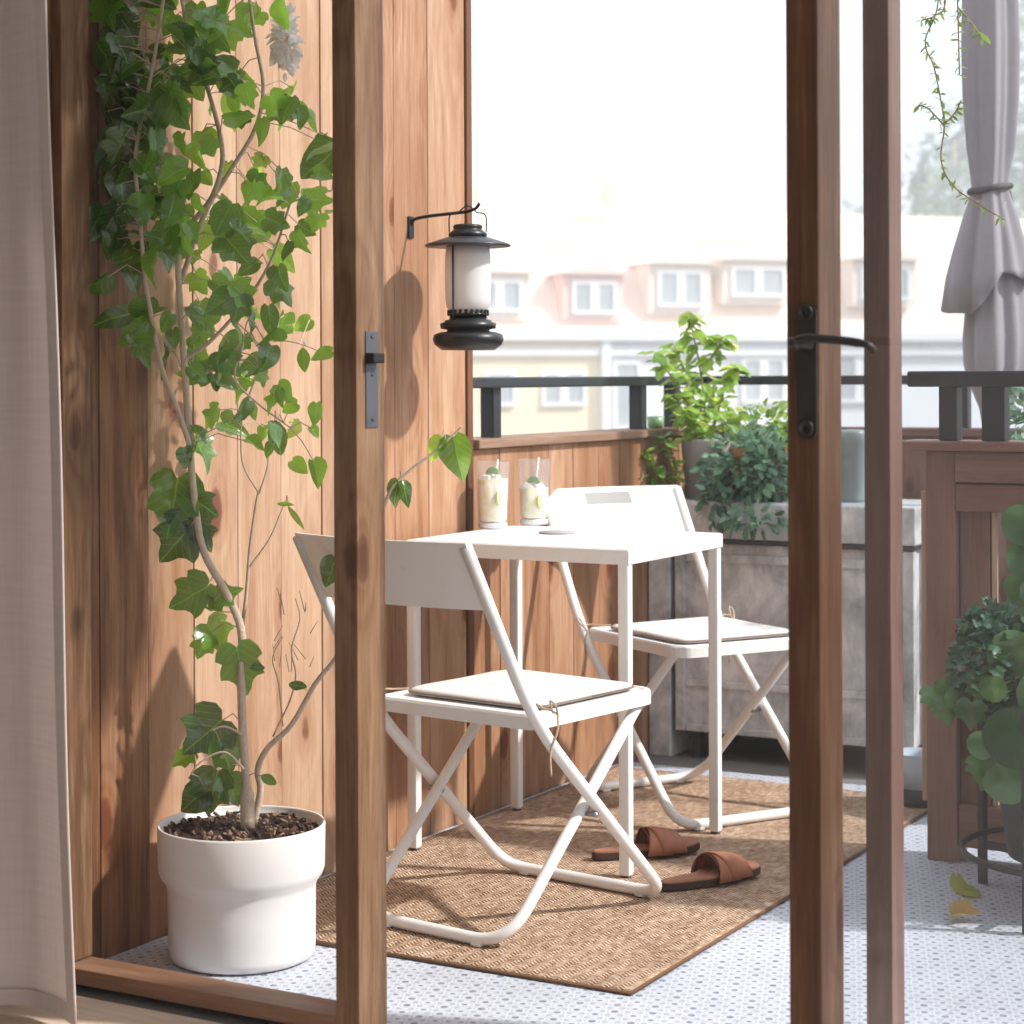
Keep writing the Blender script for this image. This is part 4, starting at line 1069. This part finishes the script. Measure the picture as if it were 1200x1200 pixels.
lf.leaf(W(1146, 40, 4.2), Vector((.6, .3, -.5)), Vector((0, -1, .5)), .04, 'lance', 1)
addw(st, 'stem', M['twig'], hv); addw(lf, 'foliage', M['fresh'], hv)

# ---------------------------------------------------------------- plant on iron stand, right edge
sc = cw(1.17, 4.15)
sd = thing('plant_stand', 'black metal plant stand at the right edge in front of the wooden parapet', 'plant stand', (sc.x, sc.y, 0))
la = [math.atan2(*(cw(.993, 4.37)-sc).yx), math.atan2(*(cw(.993, 3.94)-sc).yx)]
la += [la[0]+math.pi, la[1]+math.pi]
for a in la:
    MB().box(.255-.008, .255+.008, -.008, .008, 0, .43, .002, M=Matrix.Rotation(a, 4, 'Z')).build('leg', M['rail'], sd)
MB().lathe([(.240, .108), (.246, .108), (.246, .120), (.240, .120), (.240, .108)], n=56, cap=False).build('lower_ring', M['rail'], sd)
MB().lathe([(.236, .40), (.248, .40), (.248, .42), (.236, .42), (.236, .40)], n=56, cap=False).build('upper_ring', M['rail'], sd)
cb = MB()
for a in la[:2]: cb.box(-.24, .24, -.008, .008, .08 if a == la[0] else .0805, .095, .001, M=Matrix.Rotation(a, 4, 'Z'))
cb.build('cross_bar', M['rail'], sd)
t = thing('dark_pot', 'wide dark grey pot held in the black plant stand', 'plant pot', (sc.x, sc.y, .0955))
MB().lathe([(0, 0), (.13, 0), (.15, .01), (.19, .27), (.197, .30), (.206, .305), (.206, .325), (.197, .325), (.19, .30), (0, .295)], n=56, cap=False).build('body', M['dkpot'], t)
MB().lathe([(.189, .298), (0, .303)], n=40, cap=False).build('soil', M['soil'], t)
# right edge plant
mp = thing('round_leaved_plant', 'plant with round coin-like green leaves spilling from the pot in the black stand', 'plant', (sc.x, sc.y, .4))
lf = MB(); st = MB()
def coin(u, v, zd, s, t_, tilt=None, shape='round'):
    P = W(u, v, zd); view = (CAMP-P).normalized()
    n_ = view+Vector((rnd.uniform(-.35, .35), rnd.uniform(-.3, .3), rnd.uniform(0, .7))) if tilt is None else tilt
    d = Vector((rnd.uniform(-.4, .2), rnd.uniform(-.3, .1), -1)).normalized()
    lf.leaf(P-d*s*.5, d, n_, s, shape, t_, rnd.uniform(-.05, .12), rnd.uniform(-.1, .25), 1.05)
    c_ = Vector((sc.x+rnd.uniform(-.08, .08), sc.y+rnd.uniform(-.08, .08), .40))
    st.tube(spline([c_, c_.lerp(P, .5)+Vector((0, 0, .06)), P-n_.normalized()*.004], 5), .0016, 5, cap=False)
for a in [(1185, 770, 4.05, .10, .8), (1187, 868, 3.96, .12, .1), (1178, 922, 3.97, .085, .5), (1203, 905, 4.0, .09, .5), (1198, 618, 4.1, .085, .3), (1206, 660, 4.1, .09, .4), (1196, 692, 4.12, .07, .8), (1150, 876, 4.0, .06, .7),
          (1162, 810, 4.02, .055, 1.0), (1210, 740, 4.1, .1, .4), (1225, 700, 4.1, .1, .5), (1225, 820, 3.95, .11, .3), (1240, 880, 3.9, .11, .4), (1215, 950, 3.95, .07, .2), (1265, 760, 4.0, .11, .4), (1290, 700, 4.1, .1, .5), (1250, 640, 4.15, .1, .5)]: coin(*a)
for a in [(1092, 822, 4.1, .05, .9), (1108, 838, 4.1, .055, .8), (1122, 828, 4.08, .05, 1), (1136, 842, 4.05, .06, .4), (1146, 812, 4.05, .055, 1), (1118, 806, 4.1, .045, .8), (1145, 905, 4.05, .05, .9), (1152, 918, 4.05, .045, .7), (1104, 812, 4.1, .04, .9)]: coin(*a, shape='ivy')
addw(st, 'stem', M['greenstem'], mp); addw(lf, 'foliage', M['money'], mp)
lf = MB(); leafcloud(lf, 1158, 4.12, 775, 44, 66, 420, .026, 'ivy', 0, 1, .09); leafcloud(lf, 1195, 4.16, 760, 40, 50, 160, .028, 'ivy', 0, .8, .08)
addw(lf, 'curly_foliage', M['curly'], mp)

# variegated shrub behind side railing
vb = thing('potted_shrub', 'small pale-leaved shrub behind the right end of the side railing', 'plant', cw(.80*5.0/3.2, 5.0))
vc = cw((1205-600)/F*5.0, 5.0)
vb.location = (vc.x, vc.y, 0)
lf = MB(); leafcloud(lf, 1205, 5.0, 500, 36, 50, 300, .032, 'oval', .1, 1, .1)
addw(lf, 'foliage', M['bushleaf'], vb)
MB().tube([(0, 0, .3), (.005, 0, .6), (0, 0, 1.0)], [.012, .01, .004], 8).build('trunk', M['bark'], vb)
MB().lathe([(0, -.01), (.11, -.01), (.15, .30), (.14, .30), (0, .28)], n=30, cap=False).build('pot', M['dkpot'], vb)

# ---------------------------------------------------------------- house across the street
Z1 = 58.0
NX, NZ = .36, -.933          # facade normal in the view frame (x right, z away)
EX, EZ = .933, .36           # along the facade
fx0 = (740-600)/F*Z1
def FS(u):                    # pixel column -> distance along facade from its anchor
    k = (u-600)/F
    return (fx0-k*Z1)/(k*EZ-EX)
def FH(u, v): return H-(v-HV)/F*(Z1+EZ*FS(u))
org = cw(fx0, Z1); ang = math.atan2((cw(EX, EZ)).y, (cw(EX, EZ)).x)
hs_ = thing('town_house', 'pale cream and pink house with dormer windows across the street', 'house', (org.x, org.y, 0), ang)
# local: x along the facade, y away from the viewer, z up
def lb(x0, x1, y0, y1, z0, z1, b=0): return MB().box(x0, x1, y0, y1, z0, z1, b)
sL, sM, sR = FS(380), FS(707), FS(1300)
eave = FH(700, 400)
top = FH(700, 236)
def P_(mb, n_, m_, par=hs_): return mb.build(n_, m_, par)
P_(lb(sL, sM, 0, 9, -6.2, eave), 'wall', M['cream'])
P_(lb(sM+.01, sR, 0.02, 9, -6.2, eave), 'wall', M['paleblue'])
rf = MB().add([(sL, -.05, eave+.33), (sR, -.05, eave+.33), (sR, 1.8, top), (sL, 1.8, top), (sL, 9.2, eave+.33), (sR, 9.2, eave+.33), (sL, 7.2, top), (sR, 7.2, top)], [[0, 1, 2, 3], [3, 2, 7, 6], [6, 7, 5, 4], [0, 3, 6, 4], [1, 5, 7, 2]])
ro = P_(rf, 'roof', M['pink'])
P_(lb(sL, sR, -.35, 9.3, eave+.005, eave+.32, .03), 'eaves', M['white'])
P_(lb(sM-.12, sM+.12, -.25, -.02, -6.2, eave), 'downpipe', M['white'])
P_(lb(FS(602)-.2, FS(602)+.25, 2.2, 2.8, top+.004, top+.55), 'chimney', M['cream'], ro); P_(lb(FS(780)-.4, FS(780)+.4, 3, 3.8, top+.004, top+.9), 'chimney', M['cream'], ro)
def win(u0, u1, v0, v1, y=-.0, n=2, par=hs_):
    x0, x1 = FS(u0), FS(u1); zt_, zb_ = FH((u0+u1)/2, v0), FH((u0+u1)/2, v1)
    f = MB(); b_ = .10
    f.box(x0-b_, x1+b_, y-.08, y-.002, zt_, zt_+b_).box(x0-b_, x1+b_, y-.12, y-.002, zb_-b_, zb_)
    wdt = (x1-x0)
    f.box(x0-b_, x0, y-.08, y-.002, zb_+.002, zt_-.002).box(x1, x1+b_, y-.08, y-.002, zb_+.002, zt_-.002)
    for k in range(1, n): f.box(x0+wdt*k/n-.13, x0+wdt*k/n+.13, y-.078, y-.002, zb_+.002, zt_-.002)
    o_ = P_(f, 'window', M['white'], par)
    MB().box(x0, x1, y-.03, y-.01, zb_+.003, zt_-.003).build('pane', M['winglass'], o_)
def dormer(u0, u1, v0, v1, vg, mat, gable=True):
    x0, x1 = FS(u0)-.35, FS(u1)+.35; cu_ = (u0+u1)/2; zt_ = FH(cu_, v0)+.28; zb_ = FH(cu_, v1)-.3; zg = FH(cu_, vg)
    d = MB().box(x0, x1, -.12, 2.2, zb_, zt_)
    o_ = P_(d, 'dormer', mat if gable else M['pink'])
    if gable:
        xm = (x0+x1)/2; g_ = MB(); y0_, y1_ = -.35, 2.2
        x0 -= .2; x1 += .2
        g_.add([(x0, y0_, zt_+.01), (x1, y0_, zt_+.01), (xm, y0_, zg), (x0, y1_, zt_+.01), (x1, y1_, zt_+.01), (xm, y1_, zg)], [[0, 1, 2], [5, 4, 3], [0, 2, 5, 3], [1, 4, 5, 2], [0, 3, 4, 1]])
        g_.build('gable', mat, o_)
    win(u0, u1, v0, v1, -.125, 2, o_)
M['peach'] = plain('peach render', (.92, .78, .66), .85, 0, .2, .04, 1)
dormer(672, 716, 334, 365, 308, M['rose']); dormer(772, 818, 322, 357, 300, M['peach']); dormer(858, 914, 318, 346, 298, M['peach']); dormer(560, 606, 332, 362, 312, M['peach'])
dormer(1010, 1060, 318, 350, 290, M['peach'])
dormer(440, 490, 332, 362, 312, M['rose'])
win(638, 682, 440, 472); win(722, 746, 428, 500, n=1); win(872, 916, 424, 470); win(980, 1030, 420, 470); win(570, 600, 440, 472, n=1)
P_(lb(sL, sR, -.16, -.005, FH(700, 412)-.12, FH(700, 412)+.12), 'string_course', M['white'])
P_(lb(FS(683), FS(722), .55, .75, FH(700, 258), FH(700, 258)+.10), 'flashing', M['orange'], ro)
P_(lb(FS(828), FS(905), .55, .75, FH(860, 284), FH(860, 284)+.09), 'flashing', M['orange'], ro)

# ---------------------------------------------------------------- trees
def tree(u, v, zd, rad, label, n=1500, size=.35):
    c = cw((u-600)/F*zd, zd); hz_ = H-(v-HV)/F*zd
    t = thing('leafy_tree', label, 'tree', (c.x, c.y, -6.2), 0, 'trees across the street')
    hc = hz_+6.2
    q = spline([(0, 0, 0), (.1, .1, hc*.4), (-.1, 0, hc*.8), (0, 0, hc+rad*.5)], 5); tk = MB(); tk.tube(q, [.28*(1-.8*i/len(q)) for i in range(len(q))], 10)
    lfm = MB(); rr = random.Random(int(u))
    blobs = []
    for k in range(16):
        th = rr.uniform(0, 6.28); e = rr.uniform(-.7, 1); q_ = rr.uniform(.4, .85)*rad
        p_ = Vector((math.cos(th)*q_*math.sqrt(1-e*e*.8), math.sin(th)*q_*math.sqrt(1-e*e*.8), hc+e*rad*.95)); blobs.append((p_, rad*rr.uniform(.25, .42)))
        tk.tube(spline([(0, 0, hc*.75), Vector((0, 0, hc*.75)).lerp(p_, .5)+Vector((0, 0, .3)), p_], 4), .06, 6, cap=False)
    for k in range(n):
        p_, r_ = rr.choice(blobs)
        d = Vector((rr.gauss(0, 1), rr.gauss(0, 1), rr.gauss(0, 1))).normalized()
        s = size*rr.uniform(.6, 1.3); P = p_+d*r_*rr.uniform(.5, 1.05)
        dd = Vector((rr.gauss(0, 1), rr.gauss(0, 1), rr.gauss(0, .8))).normalized(); nn = Vector((rr.gauss(0, 1), rr.gauss(0, 1), 1)).normalized(); sd_ = dd.cross(nn).normalized()
        lfm.add([P, P+dd*s*.5+sd_*s*.28, P+dd*s, P+dd*s*.5-sd_*s*.28], [[0, 1, 2, 3]], t=rr.random())
    tk.build('trunk', M['bark'], t); lfm.build('crown', M['treeleaf'], t)
tree(1120, 265, 82, 6.8, 'big pale green tree across the street behind the parasol', 5200, .62)
tree(1330, 240, 84, 8, 'tree across the street at the far right edge', 3000, .7)


# ---------------------------------------------------------------- air
hm = bpy.data.materials.new('pale air'); hm.use_nodes = True; hn = hm.node_tree; hn.nodes.clear()
ho = hn.nodes.new('ShaderNodeOutputMaterial'); hvn = hn.nodes.new('ShaderNodeVolumePrincipled')
hvn.inputs['Color'].default_value = (1, .985, .965, 1); hvn.inputs['Density'].default_value = HAZE; hvn.inputs['Anisotropy'].default_value = 0
hn.links.new(hvn.outputs[0], ho.inputs['Volume'])
if HAZE: tag(MB().box(-75, 75, -25, 95, -7.2, 13.5).build('haze', hm), kind='stuff')

# ---------------------------------------------------------------- light
world = bpy.data.worlds.new('World'); scene.world = world; world.use_nodes = True
nt = world.node_tree; bg = nt.nodes['Background']
sky = nt.nodes.new('ShaderNodeTexSky'); sky.sky_type = 'NISHITA'; sky.sun_disc = False
SUN = Vector((.955, .29, 0)).normalized(); EL = R(42)
sky.sun_elevation = EL; sky.sun_rotation = math.atan2(SUN.x, SUN.y)
sky.air_density = 1.0; sky.dust_density = 3.5; sky.ozone_density = 1.0
NW = NT(nt); cl = NW.ramp(NW.noise(nt.nodes.new('ShaderNodeTexCoord').outputs['Generated'], 2.2, 5, .6), [(.3, .78), (.7, .97)])
nt.links.new(NW.mix(cl, sky.outputs[0], (5.9, 6.3, 6.9)), bg.inputs[0]); bg.inputs[1].default_value = .15
sl = bpy.data.lights.new('sun', 'SUN'); sl.energy = 3.1; sl.angle = R(2.2); sl.color = (1, .955, .90)
so_ = bpy.data.objects.new('sun', sl); C.objects.link(so_)
sd_ = Vector((SUN.x*math.cos(EL), SUN.y*math.cos(EL), math.sin(EL)))
so_.rotation_euler = sd_.to_track_quat('Z', 'Y').to_euler(); so_.location = sd_*20

# ---------------------------------------------------------------- camera
cam = bpy.data.cameras.new('camera'); co_ = bpy.data.objects.new('camera', cam); C.objects.link(co_)
co_.location = (0, 0, H)
co_.matrix_world = Matrix.Translation((0, 0, H)) @ Matrix.Rotation(R(29.36), 4, 'Z') @ Matrix.Rotation(R(90), 4, 'X') @ Matrix.Rotation(R(-.25), 4, 'Z')
cam.sensor_width = 36; cam.lens = F/1200*36; cam.shift_y = -(600-HV)/1200
cam.clip_start = .05; cam.clip_end = 1500
cam.dof.use_dof = True; cam.dof.focus_distance = 4.1; cam.dof.aperture_fstop = 5.6
scene.camera = co_
scene.view_settings.view_transform = 'Standard'; scene.view_settings.look = 'None'
scene.view_settings.exposure = .92; scene.view_settings.gamma = 1
scene.cycles.max_bounces = 10; scene.cycles.transparent_max_bounces = 16
scene.cycles.use_denoising = True
scene.cycles.caustics_reflective = False
